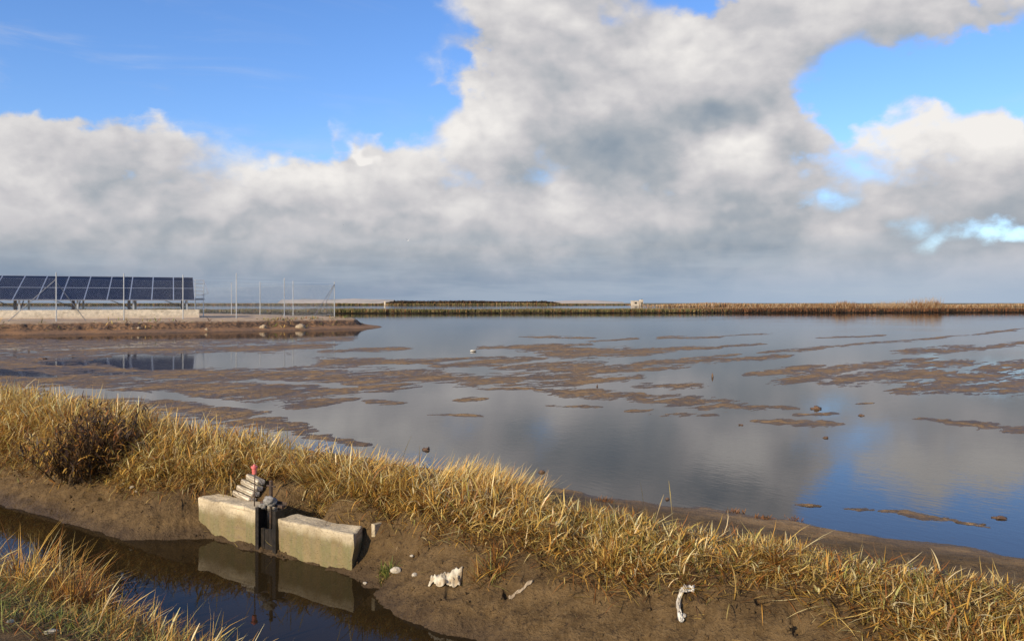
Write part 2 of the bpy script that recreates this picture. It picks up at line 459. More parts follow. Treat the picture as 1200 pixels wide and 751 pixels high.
sl = bpy.data.lights.new('sun', 'SUN'); sl.energy = 5.0; sl.angle = R(.5); sl.color = (1.0, .86, .63)
so = bpy.data.objects.new('sun', sl); C.objects.link(so)
sd = Vector((math.sin(R(SUN_AZ))*math.cos(R(SUN_EL)), math.cos(R(SUN_AZ))*math.cos(R(SUN_EL)), math.sin(R(SUN_EL))))
so.rotation_euler = sd.to_track_quat('Z', 'Y').to_euler(); so.location = (-20, -15, 20)

# ------------------------------------------------------------------ camera
cam = bpy.data.cameras.new('camera'); co = bpy.data.objects.new('camera', cam); C.objects.link(co)
cam.sensor_width = 36; cam.lens = 30; cam.shift_y = -20.5/1200
cam.clip_start = .05; cam.clip_end = 30000
co.location = (0, 0, H); co.rotation_euler = (R(90), 0, 0)
bpy.context.scene.camera = co
vs = bpy.context.scene.view_settings
vs.view_transform = 'Standard'; vs.look = 'None'; vs.exposure = .22; vs.gamma = 1; vs.use_curve_mapping = False

# ------------------------------------------------------------------ terrain
KT = [-60, 1.7, 2.1, 2.5, 2.7, 3.2, 3.6, 3.78, 4.0, 4.25, 4.5, 4.8, 5.2, 5.5, 5.77, 6.1, 7.0, 60]
KZ = [0, 0, -.06, -.3, -.42, -.6, -.5, -.4, -.28, -.13, -.01, .045, .05, .022, .0, -.045, -.045, -.045]
def base_height(x, y):
    s, t = st(x, y)
    wob = .05*fbm(s*.9, s*0+3, 3, 5) + .03*fbm(s*3, t*3, 2, 9)
    sh = .42*sm(-6.55, -5.92, s)*(1-sm(-4.5, -3.3, s))
    te = t - sh*(1-sm(4.3, 4.62, t))*sm(3.0, 3.5, t) + wob*(1-sm(5.0, 5.3, t)*.2)
    z = np.interp(te, KT, KZ)
    crest = sm(4.25, 4.8, t)*(1-sm(5.1, 5.7, t))
    z = z + .09*sm(-6.5, -9.5, s)*crest
    # hollow behind the gate
    z = z - .34*np.exp(-(((s+5.20)/.20)**2 + ((t-4.56)/.17)**2)**1.5)
    # small caved-in hollow high on the bank
    z = z - .10*np.exp(-(((s+4.35)/.10)**2 + ((t-4.62)/.10)**2))
    return z, s, t

# exposed mud bars: (x0, y0, x1, y1, half width) as seen in the photograph, turned into ground positions below
BARS = [(915,446,1000,432,5),(1000,431,1085,421,3),(980,447,1092,438,6.5),(1065,455,1162,441,6.5),(1125,456,1210,446,8),(1150,434,1215,426,4.5),
 (1078,428,1142,426,3.5),(1057,412,1150,408,3),(1150,407,1215,400,2),(895,413,975,407,1.6),(975,407,1012,403,1.2),(1000,404,1135,393,1.1),(1135,393,1210,384,.9),
 (880,439,960,431,3),(755,451,824,454,4),(640,459,765,466,4.5),(655,462,700,458,3),(755,470,880,476,5.5),(880,475,932,477,1.8),(736,483,830,486,2.4),(890,494,982,497,3),
 (940,485,990,486,2.5),(1080,494,1108,495,2),(1112,497,1215,505,4),(620,394,692,396,1.1),(695,400,742,397,1.1),(775,396,850,395,1.1),(850,394,900,391,.9),
 (770,409,842,407,1.6),(845,405,890,403,1.1),(965,396,1042,393,1),(560,408,690,404,1.7),(600,408,690,409,3.2),(645,414,765,412,4.5),(510,429,630,420,3),
 (590,431,700,425,3.2),(650,434,730,431,3),(720,430,860,421,3),(500,441,560,446,6),(550,446,680,439,5),(590,451,745,442,4),(860,421,920,417,1.6),(700,437,800,432,2),
 (320,426,500,424,4.5),(300,440,430,446,9),(420,441,525,441,6.5),(380,456,475,451,5),(335,476,402,468,4),(200,452,345,463,11),(180,440,300,440,8),
 (200,475,340,500,9),(330,500,420,520,5),(430,470,470,472,2.4),(355,399,415,397,2.2),(0,404,55,401,3),(-40,440,200,452,9),(90,470,230,478,7),(250,410,380,404,3),
 (380,412,470,409,2),(540,470,570,469,1.5),(100,430,260,436,3),(560,455,620,457,1.6),(990,597,1050,602,1.6),(1045,601,1112,609,2.2),(1112,611,1155,617,1.0),(1130,612,1150,614,.8),(930,590,960,592,.7),(800,420,870,415,1.2),
 (1010,471,1030,471,.8),(505,487,560,489,1.4),(640,476,700,478,1.5),(-40,425,60,428,4),(60,412,230,408,3),(420,425,590,418,1.5)]
HOLES = [(190,461,320,481,3.2),(228,421,345,424,6.5),(135,423,228,426,5.5),(60,457,190,463,3),(-40,432,60,440,2.2),(430,428,500,427,1.4),(300,448,420,452,1.2)]
def seg_field(px, py, L):
    out = np.full(px.shape, -1.0)
    for (x0, y0, x1, y1, hw) in L:
        hw = hw*1.22; ex = hw*9+20
        sel = (px > x0-ex) & (px < x1+ex) & (py > min(y0, y1)-hw*2.2) & (py < max(y0, y1)+hw*2.2)
        if not sel.any(): continue
        qx, qy = px[sel], py[sel]
        dx, dy = x1-x0, y1-y0; q = ((qx-x0)*dx + (qy-y0)*dy)/(dx*dx+dy*dy)
        over = np.maximum(0, np.maximum(-q, q-1))*math.hypot(dx, dy)
        qc = np.clip(q, 0, 1)
        dist = np.sqrt((np.abs(qy-(y0+dy*np.clip(q, -.2, 1.2))))**2 + (over/5.0)**2)
        taper = .55+.45*np.sqrt(np.clip(4*qc*(1-qc), 0, 1))
        out[sel] = np.maximum(out[sel], 1.0-dist/(hw*taper))
    return np.clip(out, -1, 1)

def terrain_height(x, y):
    z, s, t = base_height(x, y)
    # bare bank: lumps and footprints
    bank = sm(3.3, 3.9, t)*(1-sm(4.5, 4.9, t))
    z = z + bank*(.022*fbm(x*3.2, y*3.2, 4, 21) + .032*fbm(x*9, y*9, 5, 31, .70) + .012*fbm(s*.6, t*9, 3, 33)*sm(4.5, 3.9, t) + .02*np.abs(fbm(x*5, y*5, 3, 37))*sm(4.0, 4.3, t))
    pit = vn(x*8.3, y*8.3, 40); z = z - bank*.05*sm(.78, .92, pit)*sm(3.85, 4.2, t)
    z = z + (1-sm(1.7, 2.4, t))*(.012*fbm(x*4, y*4, 4, 61))
    strip = sm(5.2, 5.4, t)*(1-sm(6.0, 6.6, t))
    z = z + strip*(.016*fbm(x*4, y*4, 4, 71) + .012*fbm(s*1.3, t*5, 3, 77) + .012)
    # paddy bed
    pd = sm(5.9, 6.5, t)
    yy = np.maximum(y, 3.0)
    px = 600+1000*x/yy; py = 355+1500/yy
    a, b = (x+y)*.7071, (x-y)*.7071          # plough rows run along a
    nz = fbm(a*.35, b*1.5, 5, 81, .6)
    nf = fbm(a*2.0, b*5.0, 3, 91, .6); ng = fbm(a*2.6, b*9, 4, 93, .72)
    wpx = px + 14*fbm(a*.3, b*.9, 3, 95)
    wpy = py + (py-355)*.035*fbm(a*.4, b*1.1, 3, 99)
    m = seg_field(wpx, wpy, BARS); hl = seg_field(wpx, wpy, HOLES)
    m = np.where(hl > -.4, np.minimum(m, -hl*1.2-.3), m)
    left = (1-sm(230, 470, px+ (py-430)*1.0))*sm(392, 400, py)
    m = np.maximum(m, np.where(hl > -.2, -1, -1+1.12*left))
    far = 1+ .6*sm(40, 110, y)
    bed = .0120*np.where(m < 0, m*1.7, m*.8) + .007*nz*far + .011*nf + .015*ng + .0003
    far_l = sm(60, 100, y)
    rows = np.cos(b*2*math.pi/6.0+fbm(a*.05, b*.1, 2, 3)*2)
    bed = bed + far_l*.004*rows - far_l*.004
    z = np.where(t > 6.6, bed, z*(1-pd)+bed*pd)
    z = z - .35*sm(118, 122, y)
    return z

azf = np.arange(-32.5, 32.5001, .08)
azc = np.concatenate([np.linspace(-85, -33, 80), azf, np.linspace(33, 85, 80)])
rr = 1.1*np.exp(np.arange(0, math.log(150/1.1), .0042))
A, RR = np.meshgrid(np.radians(azc), rr)
X = np.sin(A)*RR; Y = np.cos(A)*RR
Z = terrain_height(X.ravel(), Y.ravel())
V = np.stack([X.ravel(), Y.ravel(), Z], 1)
nr, na = X.shape
idx = np.arange(nr*na).reshape(nr, na)
F = np.stack([idx[:-1, :-1].ravel(), idx[:-1, 1:].ravel(), idx[1:, 1:].ravel(), idx[1:, :-1].ravel()], 1)
tag(np_mesh('mud_flat', V, F, M['soil'], smooth=True), kind='structure')

def sheet(name, pts, mat):
    me = bpy.data.meshes.new(name); me.from_pydata(pts, [], [tuple(range(len(pts)))]); me.update()
    return tag(link_mesh(name, me, mat), kind='structure')
sheet('ground', [(-9000, -60, -.75), (9000, -60, -.75), (9000, 9000, -.75), (-9000, 9000, -.75)], M['ground'])
w0, w1 = P(-70, 5.05), P(70, 5.05)
sheet('paddy_water', [(w0[0], w0[1], 0), (w1[0], w1[1], 0), (160, 148, 0), (-160, 118, 0)], M['paddy_water'])
c0, c1, c2, c3 = P(-60, 2.6, -.4), P(40, 2.6, -.4), P(40, 5.0, -.4), P(-60, 5.0, -.4)
sheet('ditch_water', [c0, c1, c2, c3], M['ditch_water'])
sheet('far_paddy_water', [(-700, 122, -.02), (700, 150, -.02), (700, 620, -.02), (-700, 560, -.02)], M['paddy_water'])
sheet('far_field', [(-9000, 560, .02), (9000, 640, .02), (9000, 9000, .02), (-9000, 9000, .02)], M['fields'])
# the track the photographer stands on, behind the ditch
bk0, bk1 = P(-60, 1.6, -.004), P(60, 1.6, -.004)
sheet('track', [P(-60, -40, -.012), P(60, -40, -.012), P(60, 1.6, -.012), P(-60, 1.6, -.012)], M['ground'])

# ------------------------------------------------------------------ grass
PAL = dict(gold=(.55, .31, .06), straw=(.62, .43, .135), pale=(.72, .58, .29), rust=(.31, .125, .028), brown=(.14, .078, .032),
           green=(.15, .18, .035), olive=(.32, .29, .075), dark=(.055, .032, .018))
def pal_mix(n, weights):
    keys = list(weights); w = np.array([weights[k] for k in keys], float); w /= w.sum()
    c = np.array([PAL[k] for k in keys])[RNG.choice(len(keys), n, p=w)]
    return c*RNG.uniform(.72, 1.2, (n, 1))*RNG.uniform(.93, 1.07, (n, 3))

def blade_arrays(B, L, lean, az, bend, width, col, segs=4, prof=None, base_dark=.42):
    n = len(B)
    prof = prof or [.8, 1, .9, .62, .06]
    cx, cy, cz = B[:, 0].copy(), B[:, 1].copy(), B[:, 2].copy()
    phi = az+np.pi/2+RNG.uniform(-.9, .9, n)
    wx, wy = np.cos(phi), np.sin(phi)
    V = np.zeros((n, (segs+1)*2, 3)); Cc = np.zeros((n, (segs+1)*2, 3))
    for k in range(segs+1):
        w = width*prof[k]*.5
        V[:, 2*k, 0] = cx-wx*w; V[:, 2*k, 1] = cy-wy*w; V[:, 2*k, 2] = cz
        V[:, 2*k+1, 0] = cx+wx*w; V[:, 2*k+1, 1] = cy+wy*w; V[:, 2*k+1, 2] = cz+w*.3
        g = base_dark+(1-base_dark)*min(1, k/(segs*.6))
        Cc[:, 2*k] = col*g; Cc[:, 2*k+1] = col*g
        th = lean+bend*(k+.5)/segs
        st_ = L/segs
        cx = cx+np.sin(th)*np.cos(az)*st_; cy = cy+np.sin(th)*np.sin(az)*st_; cz = cz+np.cos(th)*st_
    base = (np.arange(n)*(segs+1)*2)[:, None, None]
    q = np.array([[2*k, 2*k+1, 2*k+3, 2*k+2] for k in range(segs)])[None]
    Fq = (base+q).reshape(-1, 4)
    return V.reshape(-1, 3), Fq, Cc.reshape(-1, 3)

def join_mesh(name, parts, mat, parent=None):
    Vs, Fs, Cs = [], [], []; off = 0
    for V, F, c in parts:
        Vs.append(V); Fs.append(F+off); Cs.append(c); off += len(V)
    return np_mesh(name, np.concatenate(Vs), np.concatenate(Fs), mat, parent, np.concatenate(Cs))

def th(x, y): return terrain_height(x, y)

def scatter(n, s0, s1, t0, t1):
    s = RNG.uniform(s0, s1, n); t = RNG.uniform(t0, t1, n)
    return s, t

def dyke_grass():
    parts = []
    # s -> lower edge of the grass, blade length
    SK = [-16, -9, -7, -6.2, -5.6, -5.0, -4.4, -3.6, -2.8, -2, -1.3, -.8, -.3, 3]
    LO = [4.15, 4.12, 4.14, 4.42, 4.62, 4.58, 4.5, 4.40, 4.30, 4.26, 4.44, 4.22, 4.02, 3.95]
    LEN = [.38, .38, .33, .28, .25, .23, .22, .19, .15, .13, .13, .13, .13, .13]
    n = 250000
    u = RNG.random(n)
    s = -14.5 + 17.0*u
    t = RNG.uniform(4.0, 5.55, n)
    lo = np.interp(s, SK, LO)+.14*fbm(s*2.2, s*0, 3, 11)+.08*fbm(s*8, t*8, 2, 13)
    hi = np.interp(s, [-14, -6, -3.5, 0], [5.45, 5.30, 5.08, 4.98])+.06*fbm(s*1.7, s*0, 3, 12)
    dens = sm(-.10, .22, t-lo)*sm(-.03, .10, hi-t)
    dens *= .15+.85*sm(-.35, .1, fbm(s*7, t*7, 3, 14))
    # nearer to the eye needs more blades to the metre
    dens *= np.interp(s, [-14, -7, -2, 2], [.55, .7, 1, 1])
    keep = RNG.random(n) < dens
    s, t, lo = s[keep], t[keep], lo[keep]; n = len(s)
    x, y, _ = P(s, t); z = th(x, y)-.01
    clump = fbm(s*3.0, t*3.0, 3, 15); c2 = fbm(s*1.1, t*1.6, 2, 16)
    L = np.interp(s, SK, LEN)*RNG.uniform(.55, 1.15, n)*(1+.35*clump)
    edge = 1-sm(0, .3, t-lo)
    L *= (1-.35*edge)*(1-.22*sm(-3.2, -2.0, s))
    right = sm(-3.6, -2.6, s)                                  # short upright stubble on the right
    matted = sm(-.6, -.1, fbm(s*1.4, t*2.4, 3, 17))*(1-right*.6)
    lean = np.abs(RNG.normal(.05, .38, n))*(1-matted)+matted*RNG.uniform(.3, 1.5, n)+edge*.3
    bend = RNG.normal(.6, .65, n)*(1-.35*right)+matted*RNG.uniform(-.3, 1.3, n)
    azc_ = 2.2*np.pi*fbm(s*1.9, t*1.9, 2, 18)
    az = azc_+RNG.normal(0, .9, n)
    az = np.where(RNG.random(n) < .3, RNG.uniform(0, 2*np.pi, n), az)
    W = (.0022+.0068*RNG.random(n)**1.4)*(1-.1*right)
    col = np.where((RNG.random(n) < right)[:, None],
                   pal_mix(n, dict(straw=3.2, pale=2.6, olive=2.4, green=.3, gold=2.8, rust=.9)),
                   pal_mix(n, dict(gold=4, straw=3.4, pale=1.1, rust=1.5, olive=.7, brown=.7)))
    rusty = sm(.10, .4, c2)*.55
    col = np.where((RNG.random(n) < rusty)[:, None], pal_mix(n, dict(rust=3, brown=1.4, gold=1)), col)
    low = (RNG.random(n) < edge*.5)
    col = np.where(low[:, None], pal_mix(n, dict(brown=2, rust=2, olive=1, gold=1)), col)
    parts.append(blade_arrays(np.stack([x, y, z], 1), L, lean, az, bend, W, col))
    # loose curling leaves breaking from the stems at all heights
    n = 60000
    s = RNG.uniform(-14.5, 2.5, n); t = RNG.uniform(4.05, 5.5, n)
    lo = np.interp(s, SK, LO)+.09*fbm(s*2.2, s*0, 3, 11)
    dn = sm(-.02, .14, t-lo)*(sm(-.03, .10, np.interp(s, [-14, -6, -3.5, 0], [5.40, 5.22, 4.98, 4.88])-t))*(.15+.85*sm(-.35, .1, fbm(s*7, t*7, 3, 14)))*np.interp(s, [-14, -3.6, -2.6, 2], [1, 1, .4, .4])
    keep = RNG.random(n) < dn; s, t = s[keep], t[keep]; n = len(s)
    x, y, _ = P(s, t); LL = np.interp(s, SK, LEN)
    z = th(x, y)+LL*RNG.uniform(.0, .62, n)*(1+.35*fbm(s*3.0, t*3.0, 3, 15))
    parts.append(blade_arrays(np.stack([x, y, z], 1), RNG.uniform(.08, .2, n)*np.interp(s, [-14, -3.6, -2.6, 2], [1.1, 1.1, .7, .7]), RNG.uniform(.3, 1.4, n), RNG.uniform(0, 6.28, n),
                              RNG.normal(1.0, .6, n), RNG.uniform(.005, .012, n), pal_mix(n, dict(gold=3, straw=3, pale=1.8, rust=1.2, brown=.5, olive=.5)), prof=[.5, 1, .9, .55, .05], base_dark=.85))
    # flattened thatch between the stems
    n = 60000
    s = RNG.uniform(-14.5, 2.5, n); t = RNG.uniform(4.05, 5.5, n)
    lo = np.interp(s, SK, LO)+.09*fbm(s*2.2, s*0, 3, 11)
    keep = RNG.random(n) < sm(-.15, .1, t-lo)*sm(-.03, .10, np.interp(s, [-14, -6, -3.5, 0], [5.40, 5.22, 5.0, 4.9])-t); s, t = s[keep], t[keep]; n = len(s)
    x, y, _ = P(s, t); z = th(x, y)+RNG.uniform(0, .05, n)
    parts.append(blade_arrays(np.stack([x, y, z], 1), RNG.uniform(.08, .24, n), RNG.uniform(1.1, 1.7, n), RNG.uniform(0, 6.28, n),
                              RNG.normal(0, .5, n), RNG.uniform(.004, .008, n), pal_mix(n, dict(gold=2, straw=2, rust=2, brown=2, pale=.6))))
    # taller seeding stems with feathery heads standing out of the top
    n = 420
    s = RNG.uniform(-13, 2, n); t = RNG.uniform(4.6, 5.0, n)
    x, y, _ = P(s, t); z = th(x, y)
    hgt = np.interp(s, [-13, -6, -3, 0], [.52, .42, .32, .24])*RNG.uniform(.8, 1.15, n)
    kp = RNG.random(n) < np.interp(s, [-13, -4, -2.8, 2], [1, .8, .03, .03]); s, x, y, z, hgt = s[kp], x[kp], y[kp], z[kp], hgt[kp]; n = len(s)
    c = pal_mix(n, dict(straw=2, pale=2, gold=1))
    a = RNG.uniform(0, 6.28, n); ln = RNG.uniform(.05, .7, n)
    parts.append(blade_arrays(np.stack([x, y, z], 1), hgt, ln, a, ln*0+.25, np.full(n, .0035), c, prof=[1, 1, .9, 2.2, .5]))
    # wind-combed sheaf of pale stems at the water's edge, middle of the dyke
    for (s0, t0, n, LL, a0) in ((-4.1, 5.08, 900, .30, .6), (-3.7, 5.02, 700, .27, .35), (-4.9, 5.05, 900, .25, .5), (-5.3, 4.8, 600, .22, 3.6), (-4.6, 4.75, 700, .24, 5.2)):
        s = RNG.normal(s0, .16, n); t = RNG.normal(t0, .07, n)
        x, y, _ = P(s, t); z = th(x, y)
        parts.append(blade_arrays(np.stack([x, y, z], 1), LL*RNG.uniform(.6, 1.2, n), RNG.uniform(.5, 1.15, n), a0+RNG.normal(0, .35, n),
                                  RNG.normal(.3, .3, n), RNG.uniform(.003, .007, n), pal_mix(n, dict(gold=3, straw=3, pale=1.5, rust=.6))))
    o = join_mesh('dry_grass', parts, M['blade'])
    tag(o, 'golden dry grass and stubble covering the top of the dyke between ditch and paddy', 'grass', kind='stuff')
dyke_grass()

def near_grass():
    parts = []
    n = 62000
    s = RNG.uniform(-11, -1.2, n); t = RNG.uniform(1.6, 2.8, n)
    edge_lo = 1.97+.10*fbm(s*2.0, s*0, 3, 41)
    dens = sm(-.12, .2, t-edge_lo)*sm(-.02, .12, 2.72+.05*fbm(s*3, s*0, 2, 42)-t)*(.2+.8*sm(-.3, .15, fbm(s*5, t*5, 3, 43)))
    keep = RNG.random(n) < dens; s, t = s[keep], t[keep]; n = len(s)
    x, y, _ = P(s, t); z = th(x, y)-.01
    greenz = 1-sm(2.0, 2.45, t+.2*fbm(s*2, t*2, 2, 44))
    cl = fbm(s*3.5, t*3.5, 3, 45)
    L = (.10+.11*(1-greenz))*RNG.uniform(.4, 1.4, n)*(1+.9*cl)
    lean = RNG.uniform(.1, 1.2, n); bend = RNG.normal(.8, .6, n)
    col = np.where((RNG.random(n) < greenz*.85)[:, None], pal_mix(n, dict(green=4, olive=2, straw=.8, brown=.5)),
                   pal_mix(n, dict(gold=4.5, straw=2.2, olive=.9, rust=3, brown=1.1, green=.3)))
    parts.append(blade_arrays(np.stack([x, y, z], 1), L, lean, RNG.uniform(0, 6.28, n), bend, RNG.uniform(.003, .006, n), col))
    # long seed stems leaning over the ditch
    n = 170
    s = RNG.uniform(-6.4, -1.9, n); t = RNG.uniform(2.1, 2.65, n)
    x, y, _ = P(s, t); z = th(x, y)
    a = RNG.normal(.35, .7, n)
    parts.append(blade_arrays(np.stack([x, y, z], 1), RNG.uniform(.12, .32, n), RNG.uniform(.1, .9, n), a, RNG.uniform(0, 1.1, n),
                              np.full(n, .0030), pal_mix(n, dict(straw=2, pale=3)), prof=[.8, .8, .7, 2.6, .5]))
    n = 9000
    s = RNG.uniform(-11, -1.2, n); t = RNG.uniform(1.85, 2.62, n)
    x, y, _ = P(s, t); z = th(x, y)+RNG.uniform(0, .03, n)
    parts.append(blade_arrays(np.stack([x, y, z], 1), RNG.uniform(.06, .18, n), RNG.uniform(1.1, 1.7, n), RNG.uniform(0, 6.28, n),
                              RNG.normal(0, .5, n), RNG.uniform(.003, .006, n), pal_mix(n, dict(straw=2, rust=1.5, brown=2, olive=1.5))))
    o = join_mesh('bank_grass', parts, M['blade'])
    tag(o, 'short green and straw grass with seed stems on the near bank of the ditch', 'grass', kind='stuff')
near_grass()

def tussock(name, label, cat, pos, n, L, spread, pal, lean=(.1, 1.2), bend=.6, W=(.004, .007), group=None, az=None):
    x0, y0 = pos[0], pos[1]
    z0 = float(th(np.array([x0]), np.array([y0]))[0])
    a = RNG.uniform(0, 6.28, n) if az is None else az+RNG.normal(0, .8, n)
    r = spread*np.sqrt(RNG.random(n)); ra = RNG.uniform(0, 6.28, n)
    bx, by = x0+r*np.cos(ra), y0+r*np.sin(ra)
    bz = th(bx, by)-.01
    B = np.stack([bx-x0, by-y0, bz-z0], 1)
    V, F, c = blade_arrays(B, L*RNG.uniform(.5, 1.15, n), RNG.uniform(lean[0], lean[1], n), a, RNG.normal(bend, .35, n),
                           RNG.uniform(W[0], W[1], n), pal_mix(n, pal))
    o = np_mesh(name, V, F, M['blade'], None, c); o.location = (x0, y0, z0)
    return tag(o, label, cat, group)

def bank_litter():
    n = 6500
    s = RNG.uniform(-12, 2, n); t = RNG.uniform(3.85, 4.7, n)
    kp = RNG.random(n) < sm(3.8, 4.5, t)*(.3+.7*sm(-.1, .3, fbm(s*3, t*3, 3, 47))); s, t = s[kp], t[kp]; n = len(s)
    x, y, _ = P(s, t); z = th(x, y)+.003
    parts = [blade_arrays(np.stack([x, y, z], 1), RNG.uniform(.02, .11, n), RNG.uniform(1.2, 1.55, n), RNG.uniform(0, 6.28, n), RNG.normal(0, .35, n),
             RNG.uniform(.002, .005, n), pal_mix(n, dict(brown=3, dark=3, straw=1.3, rust=1.2)), base_dark=1)]
    o = join_mesh('dead_stems', parts, M['blade']); tag(o, 'scattered broken dead stems and roots on the bare mud bank', 'plant litter', kind='stuff')
    # crumbs of dried mud
    n = 2600
    s = RNG.uniform(-11, 2, n); t = RNG.uniform(3.9, 4.6, n)
    kp = RNG.random(n) < (.2+.8*sm(0, .35, fbm(s*2.2, t*2.2, 3, 48))); s, t = s[kp], t[kp]; n = len(s)
    x, y, _ = P(s, t); z = th(x, y)
    oc = np.array([(1, 0, 0), (0, 1, 0), (-1, 0, 0), (0, -1, 0), (.1, .1, .8), (0, 0, -.6)], float)
    tri = np.array([(0, 1, 4), (1, 2, 4), (2, 3, 4), (3, 0, 4), (1, 0, 5), (2, 1, 5), (3, 2, 5), (0, 3, 5)])
    sz = .004+.016*RNG.random(n)**3
    Vc = oc[None]*sz[:, None, None]*RNG.uniform(.6, 1.3, (n, 6, 1))
    Vc = Vc+np.stack([x, y, z+sz*.3], 1)[:, None]
    Fc = (np.arange(n)*6)[:, None, None]+tri[None]
    o = np_mesh('mud_crumbs', Vc.reshape(-1, 3), Fc.reshape(-1, 3), M['soil']); tag(o, 'small crumbs of dried mud scattered over the ditch bank', 'mud crumbs', kind='stuff')
bank_litter()

# dark dock bush on the left of the dyke: stems with clustered dead leaves and seed
def dark_bush():
    x0, y0, _ = G(108, 541, 0)
    z0 = float(th(np.array([x0]), np.array([y0]))[0])
    root = thing('dead_shrub', 'dark brown dead shrub standing out of the golden grass on the dyke', 'shrub', (x0, y0, z0))
    n = 190
    a = RNG.uniform(0, 6.28, n); ln = RNG.uniform(.0, .8, n); LL = RNG.uniform(.3, .72, n)
    r = .34*np.sqrt(RNG.random(n)); ra = RNG.uniform(0, 6.28, n)
    B = np.stack([r*np.cos(ra), r*np.sin(ra), np.full(n, -.03)], 1)
    st1 = blade_arrays(B, LL, ln, a, np.full(n, .2), np.full(n, .009), pal_mix(n, dict(dark=3, brown=1)), prof=[1, .9, .8, .6, .4])
    np_mesh('stems', st1[0], st1[1], M['blade'], root, st1[2])
    # leaves along the stems
    m = 5200; i = RNG.integers(0, n, m); f = RNG.uniform(.15, 1.0, m)
    d = LL[i]*f; thh = ln[i]+.2*f*.6
    px = B[i, 0]+np.sin(thh)*np.cos(a[i])*d; py = B[i, 1]+np.sin(thh)*np.sin(a[i])*d; pz = B[i, 2]+np.cos(thh)*d
    lv = blade_arrays(np.stack([px, py, pz], 1)+RNG.normal(0, .012, (m, 3)), RNG.uniform(.04, .12, m), RNG.uniform(.2, 1.9, m), RNG.uniform(0, 6.28, m),
                      RNG.normal(.5, .5, m), RNG.uniform(.007, .018, m), pal_mix(m, dict(dark=3.2, brown=2.4, gold=.9, rust=1)), prof=[.3, 1, .9, .6, .06], base_dark=.9)
    np_mesh('leaves', lv[0], lv[1], M['blade'], root, lv[2])
dark_bush()

tussock('grass_tussock', 'big straw coloured tussock hanging down the bare mud bank at bottom right', 'tussock', G(905, 672, -.02), 420, .30, .10,
        dict(straw=2, gold=2, rust=2, pale=1), (.5, 1.5), .7, group='tussocks on the bare bank', az=-1.6)
tussock('grass_tussock', 'thin reddish tussock on the bare mud bank below the stubble', 'tussock', G(575, 660, -.1), 230, .17, .11,
        dict(rust=3, olive=1, gold=1), (.2, 1.4), .5, group='tussocks on the bare bank')
tussock('grass_tussock', 'small green tuft growing on mud just right of the sluice wall end', 'tussock', G(452, 633, -.1), 110, .10, .06,
        dict(green=3, olive=2, straw=.5), (.1, .9), .6, group='tussocks on the bare bank')
tussock('grass_tussock', 'low brown tussock sprawled on mud left of the white rag', 'tussock', G(745, 700, -.18), 150, .15, .07,
        dict(rust=2, brown=2, gold=1), (.7, 1.5), .5, group='tussocks on the bare bank')
tussock('grass_tussock', 'upright straw tussock on mud left of centre under the stubble', 'tussock', G(712, 670, -.08), 170, .18, .06,
        dict(straw=2, gold=2, rust=1), (.1, .8), .5, group='tussocks on the bare bank')
tussock('red_tussock', 'rust red seeding tussock at the water edge of the near bank', 'tussock', P(-4.82, 2.55), 520, .34, .13,
        dict(rust=4, gold=1.5, brown=1), (.05, .8), .5)
tussock('pale_tussock', 'tall pale straw tussock on the near bank at the left edge', 'tussock', P(-5.35, 2.60), 900, .47, .22,
        dict(straw=2, pale=1, gold=3, rust=2), (.05, 1.1), .8)
tussock('dark_filler', 'black blades added as shade in the hollow right behind the sluice gate', 'dark blades', P(-5.14, 4.50), 700, .13, .09,
        dict(dark=6, brown=.6), (.1, 1.5), .9, (.004, .012))  # near-black blades added so the sunlit hollow looks deeply shaded
tussock('dark_filler', 'dark blades hanging in the caved-in hollow above the sluice end post', 'dark blades', P(-4.33, 4.60), 260, .10, .05,
        dict(dark=5, brown=1), (.5, 1.5), .9, (.004, .010))  # dark blades filling the caved-in hollow
for (s_, t_, L_, lab) in ((-4.35, 2.55, .26, 'golden tussock on the near bank between the rust red one and the bottom edge'), (-3.75, 2.52, .22, 'golden tussock nearest to the bottom edge of the near bank'),
                       (-6.1, 2.55, .34, 'golden tussock half cut by the left edge of the picture')):
    tussock('golden_tussock', lab, 'tussock', P(s_, t_), 520, L_, .15, dict(gold=4, straw=2, rust=2, brown=.7), (.05, 1.2), .9, (.003, .007), 'golden tussocks on the near bank')
# low rust-coloured seedlings on the mud strip between the stubble and the water
for i, (px, py, lab) in enumerate(((710, 590, 'rust red tuft on the mud strip, nearest the end of the golden sheaf'), (862, 598, 'rust red tuft on the mud strip, at the middle of the dyke'),
                      (893, 607, 'rust red tuft on the mud strip beside a gap in the mud'), (930, 606, 'rust red tuft on the mud strip, rightmost of the four'))):
    tussock('rust_tuft', lab, 'tuft', G(px, py, .01), 150, .05, .07, dict(rust=3, brown=1), (.3, 1.5), .4, (.003, .006), 'rust red tufts on the mud strip')

# ------------------------------------------------------------------ solid shapes
def add_box(bm, c, size, rot=None):
    r = bmesh.ops.create_cube(bm, size=1.0)
    vsx = r['verts']
    bmesh.ops.scale(bm, vec=size, verts=vsx)
    if rot: bmesh.ops.rotate(bm, cent=(0, 0, 0), matrix=rot, verts=vsx)
    bmesh.ops.translate(bm, vec=c, verts=vsx)
    return vsx
def add_tube(bm, a, b, r, seg=6, r2=None):
    a, b = Vector(a), Vector(b); d = b-a
    if d.length < 1e-6: return
    q = d.to_track_quat('Z', 'Y').to_matrix()
    r2 = r if r2 is None else r2
    res = bmesh.ops.create_cone(bm, cap_ends=True, segments=seg, radius1=r, radius2=r2, depth=d.length)
    bmesh.ops.rotate(bm, cent=(0, 0, 0), matrix=q, verts=res['verts'])
    bmesh.ops.translate(bm, vec=(a+b)/2, verts=res['verts'])
    return res['verts']

